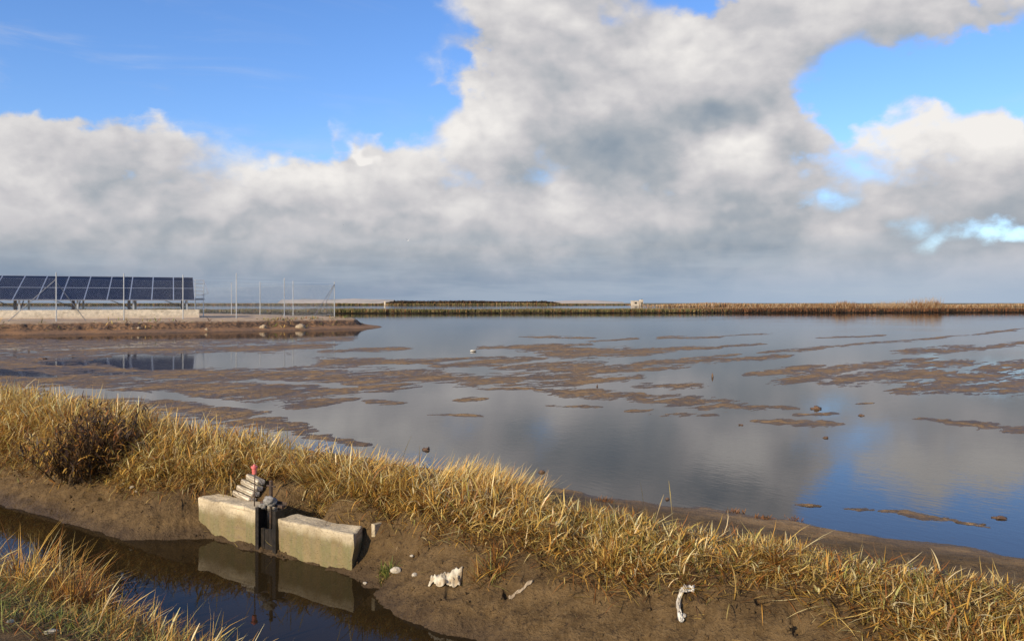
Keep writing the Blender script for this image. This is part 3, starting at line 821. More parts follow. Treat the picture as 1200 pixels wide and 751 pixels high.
def rough_block(name, size, cuts, amp, mat, parent, loc, rotz=0, skew=None, bevel=.016, seed=0):
    """a cast block with worn, chipped edges"""
    bm = bmesh.new(); add_box(bm, (0, 0, 0), size)
    bmesh.ops.bevel(bm, geom=list(bm.edges), offset=bevel, segments=2, affect='EDGES', profile=.6)
    big = [e for e in bm.edges if e.calc_length() > .08]
    bmesh.ops.subdivide_edges(bm, edges=big, cuts=cuts, use_grid_fill=True)
    for v in bm.verts:
        x, y, z = v.co
        if skew and x > 0: x += skew*(y/size[1])*min(1, x/size[0]*2)
        n = Vector((float(fbm(np.array([y*9+seed]), np.array([z*9]), 3, 3)[0]), float(fbm(np.array([x*9]), np.array([z*9+seed]), 3, 4)[0]),
                    float(fbm(np.array([x*7+seed]), np.array([y*9]), 3, 5)[0])))
        v.co = Vector((x, y, z))+n*amp
    return_o = obj(name, bm, mat, parent, smooth=False)
    return_o.location = loc; return_o.rotation_euler = (0, 0, rotz)
    return return_o

def blob_mesh(name, size, mat, parent=None, amp=.25, seed=0, sub=3, flat=None):
    bm = bmesh.new(); bmesh.ops.create_icosphere(bm, subdivisions=sub, radius=1)
    for v in bm.verts:
        c = v.co.copy()
        f = 1+amp*float(fbm(np.array([c.x*1.6+seed*3.1+c.z]), np.array([c.y*1.6-c.z*1.3+seed]), 3, seed)[0])*1.6
        v.co = Vector((c.x*size[0]*f, c.y*size[1]*f, c.z*size[2]*f))
        if flat is not None and v.co.z < -flat: v.co.z = -flat
    return obj(name, bm, mat, parent, smooth=True)

DANG = math.atan2(DY, DX)
# ---- sluice gate, in dyke coordinates (local x along the dyke, y across it)
sl0 = P(-5.29, 4.22, -.4)
root = thing('sluice_gate', 'old concrete irrigation sluice with a dark gate slot, set in the ditch bank', 'sluice gate', sl0, DANG)
def in_sluice(s, t, z): return (s+5.29, t-4.22, z+.4)
rough_block('wall', (.76, .2, .68), 7, .016, M['old_concrete'], root, in_sluice(-5.80, 4.33, -.44), 0, 0, seed=1)['label'] = 'left concrete wall of the sluice'
rough_block('wall', (.75, .2, .66), 7, .018, M['old_concrete'], root, in_sluice(-4.80, 4.33, -.46), 0, -.11, seed=5)['label'] = 'right concrete wall of the sluice, stained green below'
rough_block('end_post', (.035, .16, .42), 3, .005, M['old_concrete'], root, in_sluice(-4.37, 4.50, -.30), 0, 0, .006, seed=8)
for sgn in (-1, 1):
    bm = bmesh.new()
    add_box(bm, (0, 0, 0), (.016, .085, .66)); add_box(bm, (-sgn*.019, -.038, 0), (.022, .009, .66)); add_box(bm, (-sgn*.019, .038, 0), (.022, .009, .66))
    g_ = obj('guide_rail', bm, M['black_wood'], root); g_.location = in_sluice(-5.295+sgn*.112, 4.245, -.40)
bm = bmesh.new()
for i in range(4):
    vs_ = add_box(bm, (-.066+.044*i, random.uniform(-.004, .004), random.uniform(-.01, .01)), (.041, .024, .60))
bmesh.ops.bevel(bm, geom=list(bm.edges), offset=.003, segments=1, affect='EDGES')
g_ = obj('gate_leaf', bm, M['black_wood'], root); g_.location = in_sluice(-5.295, 4.24, -.52)
bm = bmesh.new(); add_box(bm, (0, 0, 0), (.26, .035, .02)); add_box(bm, (0, .03, .012), (.26, .008, .03))
bmesh.ops.bevel(bm, geom=list(bm.edges), offset=.002, segments=1, affect='EDGES')
g_ = obj('crossbar', bm, M['rust'], root); g_.location = in_sluice(-5.295, 4.27, -.045)
bm = bmesh.new(); add_tube(bm, (0, 0, -.3), (0, 0, .12), .011, 10)
for i in range(16): add_tube(bm, (0, 0, -.04+.01*i), (0, 0, -.035+.01*i), .0145, 10)
add_tube(bm, (-.05, 0, .075), (.05, .0, .078), .006, 8)
g_ = obj('lifting_screw', bm, M['rust'], root, True); g_.location = in_sluice(-5.30, 4.26, .02)
g_ = blob_mesh('mortar_lump', (.052, .04, .036), M['grey_lump'], root, .35, 4, 3); g_.location = in_sluice(-5.26, 4.22, .0)
g_ = blob_mesh('mortar_lump', (.030, .026, .022), M['grey_lump'], root, .35, 6, 3); g_.location = in_sluice(-5.335, 4.21, -.05)

# stacked planks leaning on the rear of the left wall
root = thing('plank_stack', 'weathered pale planks stacked on the left wall of the sluice', 'planks', P(-5.86, 4.44, -.118), DANG+R(-8))
for i in range(4):
    bm = bmesh.new(); add_box(bm, (0, 0, 0), (.29-.03*i, .07, .040))
    bmesh.ops.bevel(bm, geom=list(bm.edges), offset=.005, segments=2, affect='EDGES')
    bmesh.ops.subdivide_edges(bm, edges=[e for e in bm.edges if e.calc_length() > .1], cuts=6, use_grid_fill=True)
    for v in bm.verts: v.co += Vector((0, random.uniform(-.0015, .0015), random.uniform(-.0015, .0015)))
    p_ = obj('plank', bm, M['planks'], root); p_.location = (.02*i, .022*i, .03+.046*i); p_.rotation_euler = (R(-12), R(random.uniform(3, 8)), R(random.uniform(-4, 4)))

# red-capped marker rod
x0, y0 = -.302*6.72, 6.72
root = thing('marker_rod', 'thin rod with a faded red plastic cap beside the sluice', 'marker', (x0, y0, -.12))
bm = bmesh.new(); add_tube(bm, (0, 0, -.1), (.004, 0, .285), .005, 8); obj('rod', bm, M['rust'], root, True)
bm = bmesh.new()
add_tube(bm, (0, 0, .275), (0, 0, .325), .017, 14, .020); add_tube(bm, (0, 0, .3235), (0, 0, .337), .027, 14, .025); add_tube(bm, (0, 0, .336), (0, 0, .350), .013, 12, .010)
obj('cap', bm, M['red'], root, False)

# ---- litter and stones on the bank
def place_blob(name, label, cat, px, py, z, size, mat, seed, amp=.3, rot=0, group=None, sink=.35):
    x, y, _ = G(px, py, z)
    zz = float(th(np.array([x]), np.array([y]))[0])
    # find the point along the sight line that meets the bank
    for _ in range(12):
        x, y, _q = G(px, py, zz); zz = .5*zz+.5*float(th(np.array([x]), np.array([y]))[0])
    o = blob_mesh(name, size, mat, None, amp, seed, 3)
    o.location = (x, y, zz+size[2]*(1-sink)); o.rotation_euler = (0, 0, rot)
    return tag(o, label, cat, group)

def crumple(name, label, cat, pts, width, px, py, mat, thick=.012, rot=0.0, rise=.02):
    """a crumpled strip of cloth or foam following a bent line, with thickness"""
    x, y, zz = *G(px, py, -.15)[:2], -.15
    for _ in range(14):
        x, y, _q = G(px, py, zz); zz = .5*zz+.5*float(th(np.array([x]), np.array([y]))[0])
    bm = bmesh.new(); nu, nv = 26, 8
    pts = [Vector((p[0], p[1], 0)) for p in pts]
    def at(f):
        f *= len(pts)-1; i = min(int(f), len(pts)-2); return pts[i].lerp(pts[i+1], f-i)
    grid = []
    for i in range(nu+1):
        f = i/nu; c = at(f); d = (at(min(1, f+.05))-at(max(0, f-.05))).normalized(); nrm = Vector((-d.y, d.x, 0))
        row = []
        wv = width*(.45+.9*float(vn(np.array([f*9.0]), np.array([px*.1]))[0]))
        for j in range(nv+1):
            g = j/nv-.5
            q = c+nrm*g*wv
            gz = float(th(np.array([x+q.x]), np.array([y+q.y]))[0])-zz
            h = rise*(.2+float(vn(np.array([f*17+px]), np.array([g*7]))[0])*1.6)*(1-abs(g)*.9)
            row.append(bm.verts.new((q.x, q.y, gz+h+.004)))
        grid.append(row)
    for i in range(nu):
        for j in range(nv): bm.faces.new((grid[i][j], grid[i+1][j], grid[i+1][j+1], grid[i][j+1]))
    bm.normal_update()
    bmesh.ops.solidify(bm, geom=list(bm.faces), thickness=thick)
    o = obj(name, bm, mat, None, True); o.location = (x, y, zz)
    return tag(o, label, cat)
crumple('foam_sheet', 'flattened dirty white foam sheet lying on the mud bank right of the sluice', 'litter', [(-.08, .02), (-.02, .0), (.04, .0), (.11, -.01)], .085, 520, 681, M['foam'], .006, rise=.028)
crumple('white_rag', 'crumpled white rag hanging bent down the mud bank at bottom right', 'rag', [(-.03, -.13), (-.035, -.06), (-.02, .0), (.02, .04), (.07, .035)], .04, 800, 702, M['white_cloth'], .004, rise=.03)
crumple('straw_sheet', 'thin pale scrap lying on the mud bank between foam sheet and rag', 'litter', [(-.07, 0), (0, .01), (.07, .03)], .018, 610, 695, M['stone_dull'], .006, rise=.012)
STONES = [(465, 670, .028, 'pale stone left of the foam sheet, larger of the two'), (486, 675, .018, 'small white stone just left of the foam sheet'), (483, 653, .013, 'tiny white stone above the foam sheet'),
          (155, 571, .022, 'white stone at the foot of the grass below the dead shrub'), (161, 577, .016, 'smaller white stone in front of another below the dead shrub'), (60, 742, .020, 'pale pebble on the bare soil in the bottom left corner'),
          (12, 729, .014, 'pale pebble at the left edge of the bare soil'), (800, 722, .016, 'brownish stone right under the white rag'), (428, 684, .012, 'tiny stone on wet mud right of the sluice')]
for i, (px, py, r_, lab) in enumerate(STONES):
    place_blob('stone', lab, 'stone', px, py, -.2, (r_*1.3, r_, r_*.7), M['stone'], i+2, .3, i*.7, 'small pale stones on the banks')
place_blob('white_scrap', 'white plastic scrap caught in the stubble at the right', 'litter', 1070, 674, .12, (.045, .02, .012), M['white_cloth'], 5, .4, .3, sink=-1.5)
# clods standing in the paddy
CL = [(957, 479, .085, .060, 'biggest mud clod, on a small mud bar in the middle distance'), (635, 553, .045, .030, 'mud clod in open water nearest to the grass'), (500, 527, .06, .035, 'dark mud clod in the blue reflection behind the golden sheaf'),
      (835, 442, .035, .10, 'thin dark stub standing up in the water near the mud bars'), (968, 513, .05, .022, 'flat mud clod in the blue gap of the reflection'), (868, 498, .035, .02, 'small mud clod left of a low bar'),
      (1170, 607, .05, .02, 'small mud clod at the right in deep blue water'), (782, 585, .02, .02, 'tiny dark clod in the grey water'), (51, 421, .20, .09, 'orange mud clod on the flats at the far left'),
      (1010, 487, .05, .025, 'mud clod right of the biggest clod'), (700, 453, .04, .06, 'small dark stub among the mud bars')]
for i, (px, py, r_, h_, lab) in enumerate(CL):
    x, y, _ = G(px, py, 0)
    r_, h_ = r_*.5, h_*.5
    if h_ > r_: r_ = .011
    o = blob_mesh('mud_clod', (r_*1.4, r_, h_), M['clod'], None, .7, i+11, 3); o.location = (x, y, h_*.25); o.rotation_euler = (0, 0, i)
    tag(o, lab, 'mud clod', 'mud clods in the paddy')
x, y, _ = G(555, 412, 0)
o = blob_mesh('white_litter', (.09, .05, .025), M['white_cloth'], None, .4, 4, 3); o.location = (x, y, .03); tag(o, 'white litter floating by a mud bar in the flooded paddy', 'litter')

# ------------------------------------------------------------------ solar plot
GZ = .6
poly = np.array([(-75, 12.5), (-40, 30.8), (-24.4, 39.3), (-17.3, 42.9), (-12.2, 46.6), (-8.0, 50.2), (-8.6, 55), (-11.0, 61.5), (-20, 71), (-40, 90), (-75, 118)])
def sdist(x, y):
    d = np.full(x.shape, 1e9); inside = np.zeros(x.shape, bool); n = len(poly)
    for i in range(n):
        a, b = poly[i], poly[(i+1) % n]; e = b-a
        q = np.clip(((x-a[0])*e[0]+(y-a[1])*e[1])/(e@e), 0, 1)
        d = np.minimum(d, np.hypot(x-a[0]-q*e[0], y-a[1]-q*e[1]))
        c = ((a[1] > y) != (b[1] > y)) & (x < (b[0]-a[0])*(y-a[1])/(b[1]-a[1]+1e-12)+a[0])
        inside ^= c
    return np.where(inside, d, -d)
def plat_height(x, y):
    sd_ = sdist(x, y)+.35*fbm(x*.5, y*.5, 4, 51)+.12*fbm(x*2.4, y*2.4, 3, 52)
    z = np.interp(sd_, [-1.5, -.4, 0, .9, 1.15, 1.45, 2.1, 4], [-.3, -.06, .02, .16, .20, .47, .57, GZ])
    # slumped, lumpy face
    face = np.exp(-((sd_-1.25)/.4)**2)
    z = z+face*(.14*fbm(x*1.8, y*1.8, 4, 53)+.08*fbm(x*7, y*7, 2, 54))+.05*fbm(x*1.0, y*1.0, 4, 55, .6)*sm(1.3, 2.0, sd_)
    return z
def grid_mesh(name, xs, ys, hf, mat, keep=None):
    Xg, Yg = np.meshgrid(xs, ys); Zg = hf(Xg.ravel(), Yg.ravel()); ny, nx = Xg.shape
    V = np.stack([Xg.ravel(), Yg.ravel(), Zg], 1); idx = np.arange(nx*ny).reshape(ny, nx)
    F = np.stack([idx[:-1, :-1].ravel(), idx[:-1, 1:].ravel(), idx[1:, 1:].ravel(), idx[1:, :-1].ravel()], 1)
    F = F[(Zg[F] > -.2).any(1)]
    return np_mesh(name, V, F, mat, smooth=True)
tag(grid_mesh('embankment', np.concatenate([np.linspace(-70, -30, 90), np.arange(-29.9, -5, .09)]), np.concatenate([np.arange(14, 36, .35), np.arange(36, 60, .09), np.arange(60, 110, .4)]), plat_height, M['platform']), kind='structure')

# stones along the broken edge of the embankment
def on_plat(px, depth):
    x = (px-600)/1000*depth; return x, depth
for i, (px, py, dpt, r_, lab) in enumerate(((352, 377, 47.6, .20, 'pale boulder in the embankment face below the fence'), (309, 379, 46.6, .15, 'greyish boulder left of the pale one in the embankment face'),
                          (163, 383, 43.0, .07, 'white stone low in the embankment face under the panels'), (155, 383, 42.8, .05, 'smaller white stone low in the embankment face'),
                          (242, 386, 44.2, .09, 'white stone at the foot of the embankment near the beam end'))):
    x, y = on_plat(px, dpt); z = float(plat_height(np.array([x]), np.array([y]))[0])
    o = blob_mesh('boulder', (r_*1.2, r_, r_*.8), M['stone_dull'], None, .4, i+30, 3); o.location = (x, y, z+.05); tag(o, lab, 'boulder', 'stones in the embankment edge')
# weeds on the broken edge
n = 9000
x = RNG.uniform(-26, -8, n); y = 39+(x+24.4)*.62+RNG.uniform(-1, 6, n)
sd_ = sdist(x, y); dn = np.exp(-((sd_-1.7)/.6)**2)*sm(-.1, .35, fbm(x*.7, y*.7, 3, 57))*np.where((x > -15.5) & (x < -10), 1, .35)
kp = RNG.random(n) < dn; x, y = x[kp], y[kp]; n = len(x)
join_mesh('edge_weeds', [blade_arrays(np.stack([x, y, plat_height(x, y)], 1), RNG.uniform(.08, .3, n), RNG.uniform(.2, 1.3, n), RNG.uniform(0, 6.28, n), RNG.normal(.5, .3, n),
          RNG.uniform(.02, .05, n), pal_mix(n, dict(olive=2, green=1.6, straw=1, rust=1, brown=1)))], M['far_blade'])
tag(bpy.data.objects['edge_weeds'], 'low green and brown weeds along the broken edge of the embankment', 'weeds', kind='stuff')

# ---- concrete footing beams
RD = Vector((.9290, .3701, 0)); RN = Vector((-.3701, .9290, 0)); RANG = math.atan2(.3701, .9290)
E0 = Vector((-18.75, 51.2, GZ))                     # right-hand front end of the front beam
def beam(label, back, length, h, off=0.0, w=.45):
    c = E0+RN*back-RD*(length/2+off)
    bm = bmesh.new(); add_box(bm, (0, 0, h/2-.05), (length, w, h+.1))
    bmesh.ops.bevel(bm, geom=list(bm.edges), offset=.015, segments=1, affect='EDGES')
    o = obj('concrete_beam', bm, M['beam']); o.location = c; o.rotation_euler = (0, 0, RANG)
    tag(o, label, 'concrete beam', 'concrete footing beams under the solar panels')
beam('long pale concrete beam in front of the solar panels', .22, 19, .50)
beam('concrete beam under the rear legs of the solar panels', 3.9, 19, .46, .15)
beam('low concrete beam farthest behind the solar panels', 9.5, 17, .40, .8)

# ---- solar array: table of two rows of modules
TILT = R(18.0); MW, ML = 1.20, 2.42
def make_array():
    root = thing('solar_array', 'long tilted solar array of dark blue panels on steel legs over concrete beams', 'solar array', tuple(E0+RN*.30-RD*.25+Vector((0, 0, 1.0))), RANG)
    ncol = 15
    # one module, copied
    bm = bmesh.new(); add_box(bm, (0, 0, 0), (MW-.055, ML-.055, .012)); face_me = obj('glass', bm, M['cells'])
    bm = bmesh.new()
    for sx in (-1, 1): add_box(bm, (sx*(MW/2-.018), 0, 0), (.024, ML-.014, .04))
    for sy in (-1, 1): add_box(bm, (0, sy*(ML/2-.018), 0), (MW-.062, .024, .04))
    frame_me = obj('frame', bm, M['rail'])
    fm, rm = face_me.data, frame_me.data
    bpy.data.objects.remove(face_me); bpy.data.objects.remove(frame_me)
    ct, sn = math.cos(TILT), math.sin(TILT)
    for c in range(ncol):
        for r_ in range(2):
            u = (r_+.5)*ML+.01
            mo = bpy.data.objects.new('solar_panel', fm); C.objects.link(mo); mo.parent = root
            mo.location = (-(c+.5)*MW, u*ct, u*sn+.05); mo.rotation_euler = (TILT, 0, 0)
            fo = bpy.data.objects.new('frame', rm); C.objects.link(fo); fo.parent = mo
    W = ncol*MW
    for u in (.5, 1.9, 2.95, 4.35):
        bm = bmesh.new(); add_box(bm, (-W/2, u*ct, u*sn-.0), (W+.1, .05, .045)); obj('rail', bm, M['rail'], root)
    x = -.45
    while x > -W:
        bm = bmesh.new(); add_tube(bm, (x, .15*ct, .15*sn-.06), (x, 4.7*ct, 4.7*sn-.06), .04, 4); obj('rafter', bm, M['steel'], root)
        bm = bmesh.new(); add_box(bm, (x, .28, -.24), (.09, .07, .60)); obj('leg', bm, M['white_steel'], root)
        bm = bmesh.new(); add_box(bm, (x-.25, .62, -.22), (.16, .10, .60)); add_box(bm, (x-.25, .62, .085), (.30, .12, .05)); obj('pedestal', bm, M['dark_steel'], root)
        bm = bmesh.new(); add_box(bm, (x, 3.75, .26), (.1, .1, 1.6)); obj('leg', bm, M['steel'], root)
        bm = bmesh.new(); add_tube(bm, (x, .9, -.42), (x, 3.4, .9), .03, 4); add_tube(bm, (x, .62, -.46), (x-1.4, .62, .12), .022, 4); obj('brace', bm, M['dark_steel'], root)
        x -= 2.95
make_array()

# ---- pale lattice frame just beyond the end of the array
o0 = Vector((-.3655*57, 57, GZ))
root = thing('lattice_stand', 'pale steel lattice stand beyond the right end of the solar panels', 'metal stand', tuple(o0))
for sx in (-.32, .22):
    bm = bmesh.new(); add_tube(bm, (sx, 0, -.05), (sx, 0, 2.45 if sx < 0 else 2.42), .032, 6); obj('upright', bm, M['rail'], root)
for zz in (1.45, 1.7, 1.95, 2.2, 2.42):
    bm = bmesh.new(); add_tube(bm, (-.42, 0, zz), (.30, 0, zz-.02), .024, 5); obj('crossbar', bm, M['rail'], root)
bm = bmesh.new(); add_tube(bm, (.24, 0, 2.45), (.52, .1, 1.55), .028, 5); add_tube(bm, (.24, 0, 1.5), (.52, .1, 1.55), .02, 5); obj('brace', bm, M['rail'], root)
bm = bmesh.new(); add_box(bm, (-.05, .1, 1.15), (.55, .3, .12)); obj('shelf', bm, M['white_steel'], root)

# ---- chain-link fence
FP = [(-46, 28.5), (-34.5, 35.5), (-28.8, 39.2), (-22.91, 42.9), (-20.65, 45.4), (-18.35, 47.6), (-16.15, 50.0), (-14.3, 53.6), (-12.15, 58.4),
      (-15.55, 60.6), (-18.6, 63.0), (-21.7, 66.0), (-26, 70)]
FH = [2.45]*13; FH[3] = 2.42; FH[6] = 2.62; FH[8] = 2.34
def fence():
    root = thing('chain_link_fence', 'chain link fence with pale steel posts around the solar plot', 'fence', (FP[3][0], FP[3][1], GZ))
    base = Vector((FP[3][0], FP[3][1], GZ))
    pts = [Vector((a, b, GZ))-base for a, b in FP]
    for i, p in enumerate(pts):
        bm = bmesh.new(); add_tube(bm, p+Vector((0, 0, -.3)), p+Vector((0, 0, FH[i])), .029, 8)
        add_tube(bm, p+Vector((0, 0, FH[i])), p+Vector((0, 0, FH[i]+.025)), .035, 8, .02)
        obj('post', bm, M['white_steel'], root)
        if i in (4, 6):
            pass
    def brace(i, j, frac, zt, zb=0):
        a = pts[i]; b = pts[i].lerp(pts[j], frac)
        bm = bmesh.new(); add_tube(bm, a+Vector((0, 0, zt)), b+Vector((0, 0, zb)), .019, 7); obj('brace', bm, M['dark_galv'], root)
    brace(3, 2, .30, 2.1); brace(3, 4, .42, 1.95); brace(8, 7, .42, 2.2, .05); brace(8, 9, .30, 2.15, .3)
    # wires and woven mesh
    bm = bmesh.new()
    for i in range(len(pts)-1):
        a, b = pts[i], pts[i+1]
        for z in (.06, 1.1, 2.12, 2.3):
            add_tube(bm, a+Vector((0, 0, z)), b+Vector((0, 0, z)), .004, 3)
    obj('wire', bm, M['steel'], root)
    Vm, Fm = [], []
    hh, pitch, r_ = 2.05, .11, .0017
    for i in range(1, len(pts)-1):
        a, b = pts[i], pts[i+1]; L = (b-a).length; d = (b-a)/L; nr = Vector((-d.y, d.x, 0))
        k = -hh
        while k < L:
            for sg in (1, -1):
                z0, z1 = 0.0, hh; x0_, x1_ = (k, k+hh) if sg == 1 else (k+hh, k)
                # clip to the bay
                def clip(xa, za, xb, zb):
                    if xa > xb: xa, za, xb, zb = xb, zb, xa, za
                    if xb <= 0 or xa >= L: return None
                    if xa < 0: za += (0-xa)/(xb-xa)*(zb-za); xa = 0
                    if xb > L: zb = za+(L-xa)/(xb-xa)*(zb-za); xb = L
                    return xa, za, xb, zb
                cc = clip(x0_, z0, x1_, z1)
                if cc is None: continue
                pa = a+d*cc[0]+Vector((0, 0, cc[1]+.06)); pb = a+d*cc[2]+Vector((0, 0, cc[3]+.06))
                dd = (pb-pa).normalized(); up = dd.cross(nr)
                o_ = len(Vm)
                for q in (pa, pb):
                    for w_ in (up*r_*1.2, nr*r_-up*r_*.6, -nr*r_-up*r_*.6): Vm.append(tuple(q+w_))
                for e in range(3): Fm.append((o_+e, o_+(e+1) % 3, o_+3+(e+1) % 3, o_+3+e))
            k += pitch
    np_mesh('wire_mesh', np.array(Vm), np.array(Fm), M['steel'], root)
fence()

# ------------------------------------------------------------------ far side
def strip(name, x0, x1, yf, w, h, step, mat, seed):
    """low raised bank running across the view; yf(x) gives its line"""
    xs = np.arange(x0, x1, step); vv = np.array([-w/2-.5, -w/2, -w/4, w/4, w/2, w/2+.5])
    prof = np.array([-.3, 0, h, h, 0, -.3])
    Vv = []
    for x in xs:
        y = yf(x)
        for a, p in zip(vv, prof):
            Vv.append((x, y+a, p+(.06*float(fbm(np.array([x*.5]), np.array([a*2.]), 3, seed)[0]) if p > 0 else 0)))
    nx = len(xs); idx = np.arange(nx*6).reshape(nx, 6)
    F = np.stack([idx[:-1, :-1].ravel(), idx[1:, :-1].ravel(), idx[1:, 1:].ravel(), idx[:-1, 1:].ravel()], 1)
    return tag(np_mesh(name, np.array(Vv), F, mat, smooth=False), kind='structure')
yA = lambda x: 127+x*.11
strip('far_dyke', -110, 150, yA, 5.0, .34, .6, M['far_bank'], 3)

def far_veg(name, label, cat, n, xr, yfun, yspread, zb, hfun, width, pals, dens=None, lean=.35):
    x = RNG.uniform(xr[0], xr[1], n); y = yfun(x)+RNG.uniform(-yspread, yspread, n)
    if dens is not None:
        kp = RNG.random(n) < dens(x, y); x, y = x[kp], y[kp]; n = len(x)
    hh = hfun(x, y)*RNG.uniform(.5, 1.1, n)
    col = pals(x, y, n)
    a = RNG.uniform(0, 6.28, n)
    parts = [blade_arrays(np.stack([x, y, np.full(n, zb)], 1), hh, RNG.uniform(0, lean, n), a, RNG.uniform(0, .6, n), width*RNG.uniform(.6, 1.3, n), col, segs=3, prof=[.7, 1, .8, .1], base_dark=.7)]
    o = join_mesh(name, parts, M['far_blade'])
    return tag(o, label, cat, kind='stuff')
FC = dict(olive=(.17, .14, .055), grn=(.085, .09, .03), rust=(.22, .10, .04), tan=(.33, .22, .11), dk=(.035, .028, .018), redb=(.15, .065, .03), pink=(.42, .30, .20))
def fmix(n, w):
    ks = list(w); p = np.array([w[k_] for k_ in ks], float); p /= p.sum()
    return np.array([FC[k_] for k_ in ks])[RNG.choice(len(ks), n, p=p)]*RNG.uniform(.7, 1.25, (n, 1))
def mixby(x, y, n, lo, hi, wa, wb):
    f = sm(lo, hi, x/y+.03*fbm(x*.08, y*.08, 3, 5))
    return np.where((RNG.random(n) < f)[:, None], fmix(n, wb), fmix(n, wa))
far_veg('dyke_scrub', 'olive and rusty scrub along the low dyke across the water', 'scrub', 52000, (-62, 100), yA, 3.0, .12,
        lambda x, y: .58+.18*fbm(x*.2, y*.2, 3, 66), .10,
        lambda x, y, n: mixby(x, y, n, .18, .27, dict(olive=4, grn=2, rust=1.3, tan=.6), dict(dk=3, redb=3, rust=1)))
# the reeds on the right: dark skirt and feathery sunlit tops
yB = lambda x: 142+x*.05
def reed_h(x, y):
    u = x/y
    h = np.interp(u, [.18, .24, .3, .36, .39, .43, .46, .5, .505, .53, .6, .7], [.4, .7, .85, 1.05, 1.55, .95, 1.25, 1.75, .8, .95, .7, .7])
    return h*(.95+.55*fbm(x*.45, y*.15, 4, 67, .65))*(.7+.5*RNG.random(len(x))**2)
far_veg('reeds', 'feathery orange brown reed bed along the far shore at the right', 'reeds', 52000, (22, 105), yB, 3.5, .1, reed_h, .07,
        lambda x, y, n: mixby(x, y, n, .60, .7, dict(rust=2.6, tan=3.0, redb=1.6, pink=1.2), dict(rust=3, redb=2, dk=1, tan=1)), lean=.25)
far_veg('reed_skirt', 'dark reddish brown base of the reed bed at the waterline', 'reeds', 26000, (30, 105), lambda x: 136.5+x*.05, 1.2, .0,
        lambda x, y: .62+.2*fbm(x*.3, y*.3, 3, 68), .12, lambda x, y, n: fmix(n, dict(dk=3, redb=3)), lean=.5)
# tall thin stems of the highest reed patch
far_veg('reed_plumes', 'tall pale plumes rising over the highest reed patch at the right', 'reeds', 900, (62, 73), yB, 2.0, .3, lambda x, y: 1.7+x*0+.7*sm(64, 72, x), .03,
        lambda x, y, n: fmix(n, dict(pink=3, tan=2)), lean=.2)
# far land: low scrub band and the dark wood behind it
far_veg('far_scrub', 'low olive scrub on the far land beyond the second paddy', 'scrub', 60000, (-400, 460), lambda x: 585+x*.05, 22, 0,
        lambda x, y: 1.35+.8*fbm(x*.04, y*.04, 4, 69)-1.0*sm(.05, .2, x/y), .45,
        lambda x, y, n: mixby(x, y, n, .08, .25, dict(olive=4, grn=.6, tan=1.2, rust=1.6, dk=1.2), dict(rust=3, tan=3, redb=1, olive=1)), lean=.5)
far_veg('far_wood', 'dark line of distant trees on the horizon in the centre', 'wood', 16000, (-120, 60), lambda x: 760+x*0, 25, 0,
        lambda x, y: 3.9*sm(-.17, -.13, x/y)*(1-sm(.035, .075, x/y))*(.86+.28*fbm(x*.03, y*.03, 4, 70))+.01, 1.0,
        lambda x, y, n: fmix(n, dict(dk=5, redb=1)), lean=.5)
far_veg('far_reeds', 'pale orange reeds on the far land behind the dyke at the right', 'reeds', 26000, (40, 260), lambda x: 330+x*0, 12, 0,
        lambda x, y: 1.3+.9*fbm(x*.05, y*.05, 3, 71), .25, lambda x, y, n: fmix(n, dict(tan=3, pink=2, rust=2)), dens=lambda x, y: sm(.14, .24, x/y), lean=.3)

# pale sandy ridges on the horizon
def ridge(name, pts, depth, thick):
    Vv, Ff = [], []
    for (px, top) in pts:
        x = (px-600)/1000*depth; z = 1.5+(355-top)/1000*depth
        Vv += [(x, depth-thick, -1), (x, depth, max(z, .2)), (x, depth+thick*2, -1)]
    n = len(pts)
    for i in range(n-1):
        a, b = i*3, (i+1)*3
        Ff += [(a, b, b+1, a+1), (a+1, b+1, b+2, a+2)]
    return tag(np_mesh(name, np.array(Vv, float), np.array(Ff), M['ridge']), kind='structure')
ridge('hills', [(330, 351), (348, 351), (356, 350.2), (365, 350.6), (385, 351), (415, 349.9), (430, 350.6), (450, 351), (462, 351.5)], 2600, 60)
ridge('hills', [(640, 353.8), (662, 352.2), (690, 351.6), (708, 352.6), (730, 353.8)], 2600, 60)

# ruined hut
hx, hd = .1465*520, 520
root = thing('ruined_hut', 'small pale ruined hut on the far land, right of centre', 'hut', (hx, hd, 0), R(12))
bm = bmesh.new()
def wall_with_hole(bm, x0, x1, z1, hx0, hx1, hz0, hz1, y, th_=.3):
    add_box(bm, ((x0+hx0)/2, y, z1/2), (hx0-x0, th_, z1)); add_box(bm, ((hx1+x1)/2, y, z1/2), (x1-hx1, th_, z1))
    add_box(bm, ((hx0+hx1)/2, y, (hz1+z1)/2), (hx1-hx0-.004, th_, z1-hz1)); 
    if hz0 > 0: add_box(bm, ((hx0+hx1)/2, y, hz0/2), (hx1-hx0-.004, th_, hz0))
wall_with_hole(bm, -3.3, 1.6, 2.7, -2.2, -.7, .9, 2.0, -2)
add_box(bm, (-3.15, 0.004, 1.35), (.29, 3.6, 2.7)); add_box(bm, (1.45, .004, 1.35), (.29, 3.6, 2.7)); add_box(bm, (-.85, 2, 1.35), (4.9, .3, 2.7))
obj('wall', bm, M['plaster'], root)
bm = bmesh.new(); add_box(bm, (2.45, -.5, 1.7), (1.6, 3.0, 3.4)); bmesh.ops.bevel(bm, geom=list(bm.edges), offset=.05, segments=1, affect='EDGES'); obj('annex', bm, M['plaster'], root)
bm = bmesh.new(); add_box(bm, (-.85, 0, 2.78), (5.1, 4.4, .14)); obj('roof', bm, M['plaster'], root)
bm = bmesh.new(); add_box(bm, (-1.45, -1.9, 1.45), (1.48, .06, 1.08)); obj('window', bm, M['dark_open'], root)
bm = bmesh.new(); add_box(bm, (2.45, -2.03, 1.0), (.8, .06, 2.0)); obj('door', bm, M['dark_open'], root)
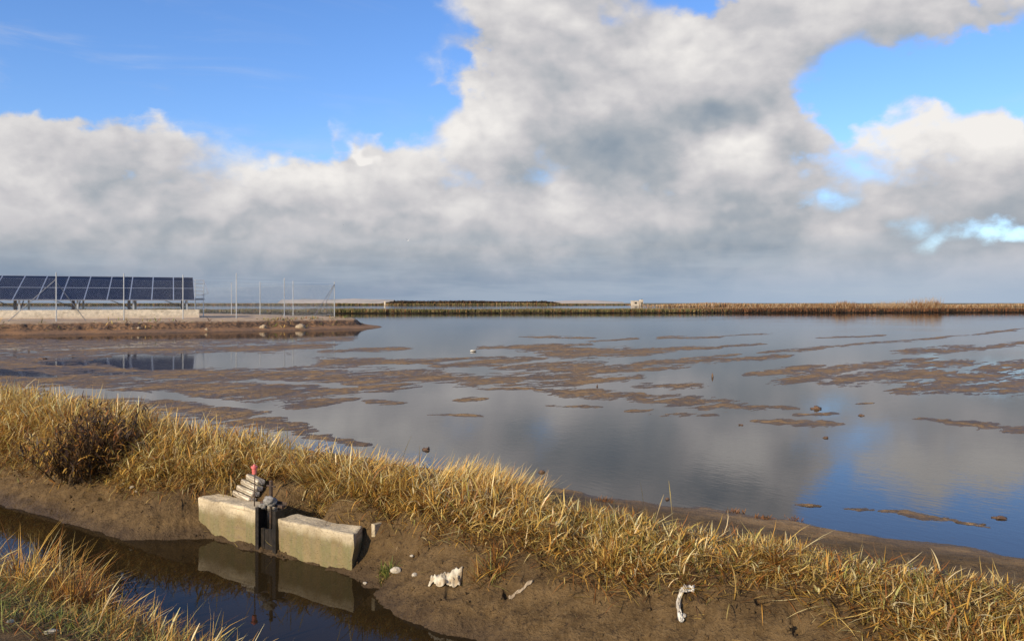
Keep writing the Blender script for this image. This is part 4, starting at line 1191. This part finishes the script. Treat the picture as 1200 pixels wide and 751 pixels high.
bm = bmesh.new(); add_box(bm, (2.9, -.6, 3.6), (.5, .5, .6)); obj('chimney', bm, M['dark_steel'], root)
# white marker pillar far left of centre
bm = bmesh.new(); add_box(bm, (0, 0, 1.2), (1.0, 1.0, 2.4)); add_box(bm, (0, 0, 2.5), (1.25, 1.25, .2)); bmesh.ops.bevel(bm, geom=list(bm.edges), offset=.05, segments=1, affect='EDGES')
o = obj('marker_pillar', bm, M['plaster']); o.location = (-.149*540, 540, .0); tag(o, 'small pale square pillar on the far land left of centre', 'pillar')
o = blob_mesh('boulder', (.42, .35, .42), M['white_cloth'], None, .25, 9, 3); o.location = (.172*137, 136.8, .2); tag(o, 'white boulder at the waterline of the far dyke below the hut', 'boulder')

# ------------------------------------------------------------------ gulls
def gull(label, px, py, dist, span, heading, up):
    x = (px-600)/1000*dist; z = H+(355-py)/1000*dist
    root = thing('gull', label, 'bird', (x, dist, z), heading, 'birds flying over the paddy')
    bm = bmesh.new()
    nseg = 12; rings = []
    for i in range(nseg+1):
        f = i/nseg; xx = (f-.5)*span*.42; r_ = span*.058*math.sin(math.pi*min(1, f*1.02+.02))**.7*(1.1-.5*f) if 0 < f < 1 else .002
        rings.append([bm.verts.new((xx, r_*math.cos(a), r_*.9*math.sin(a)+(.02*span if f > .85 else 0))) for a in [j*math.pi/4 for j in range(8)]])
    for i in range(nseg):
        for j in range(8): bm.faces.new((rings[i][j], rings[i+1][j], rings[i+1][(j+1) % 8], rings[i][(j+1) % 8]))
    bmesh.ops.recalc_face_normals(bm, faces=bm.faces)
    obj('body', bm, M['feather'], root, True)
    for sg in (-1, 1):
        bm = bmesh.new(); rows = []
        for i in range(9):
            f = i/8; yy = sg*span*.5*f; zz = span*(up*math.sin(f*2.2)*.5+.02); ch = span*.11*(1-f**1.6)+.004; sw = span*(-.05*f+.16*max(0, f-.45))
            rows.append([bm.verts.new((sw+c_*ch, yy, zz+(.006*span if c_ == 0 else 0))) for c_ in (-.5, 0, .5)])
        for i in range(8):
            for j in range(2): bm.faces.new((rows[i][j], rows[i+1][j], rows[i+1][j+1], rows[i][j+1]))
        bmesh.ops.solidify(bm, geom=list(bm.faces), thickness=.008)
        obj('wing', bm, M['feather_grey'] if px < 450 else M['feather'], root, True)
gull('white gull flying above the horizon left of the big cloud', 478, 282, 150, 1.1, 2.4, .35)
gull('small grey bird flying left of the white gull', 402, 264, 260, 1.0, .9, .3)
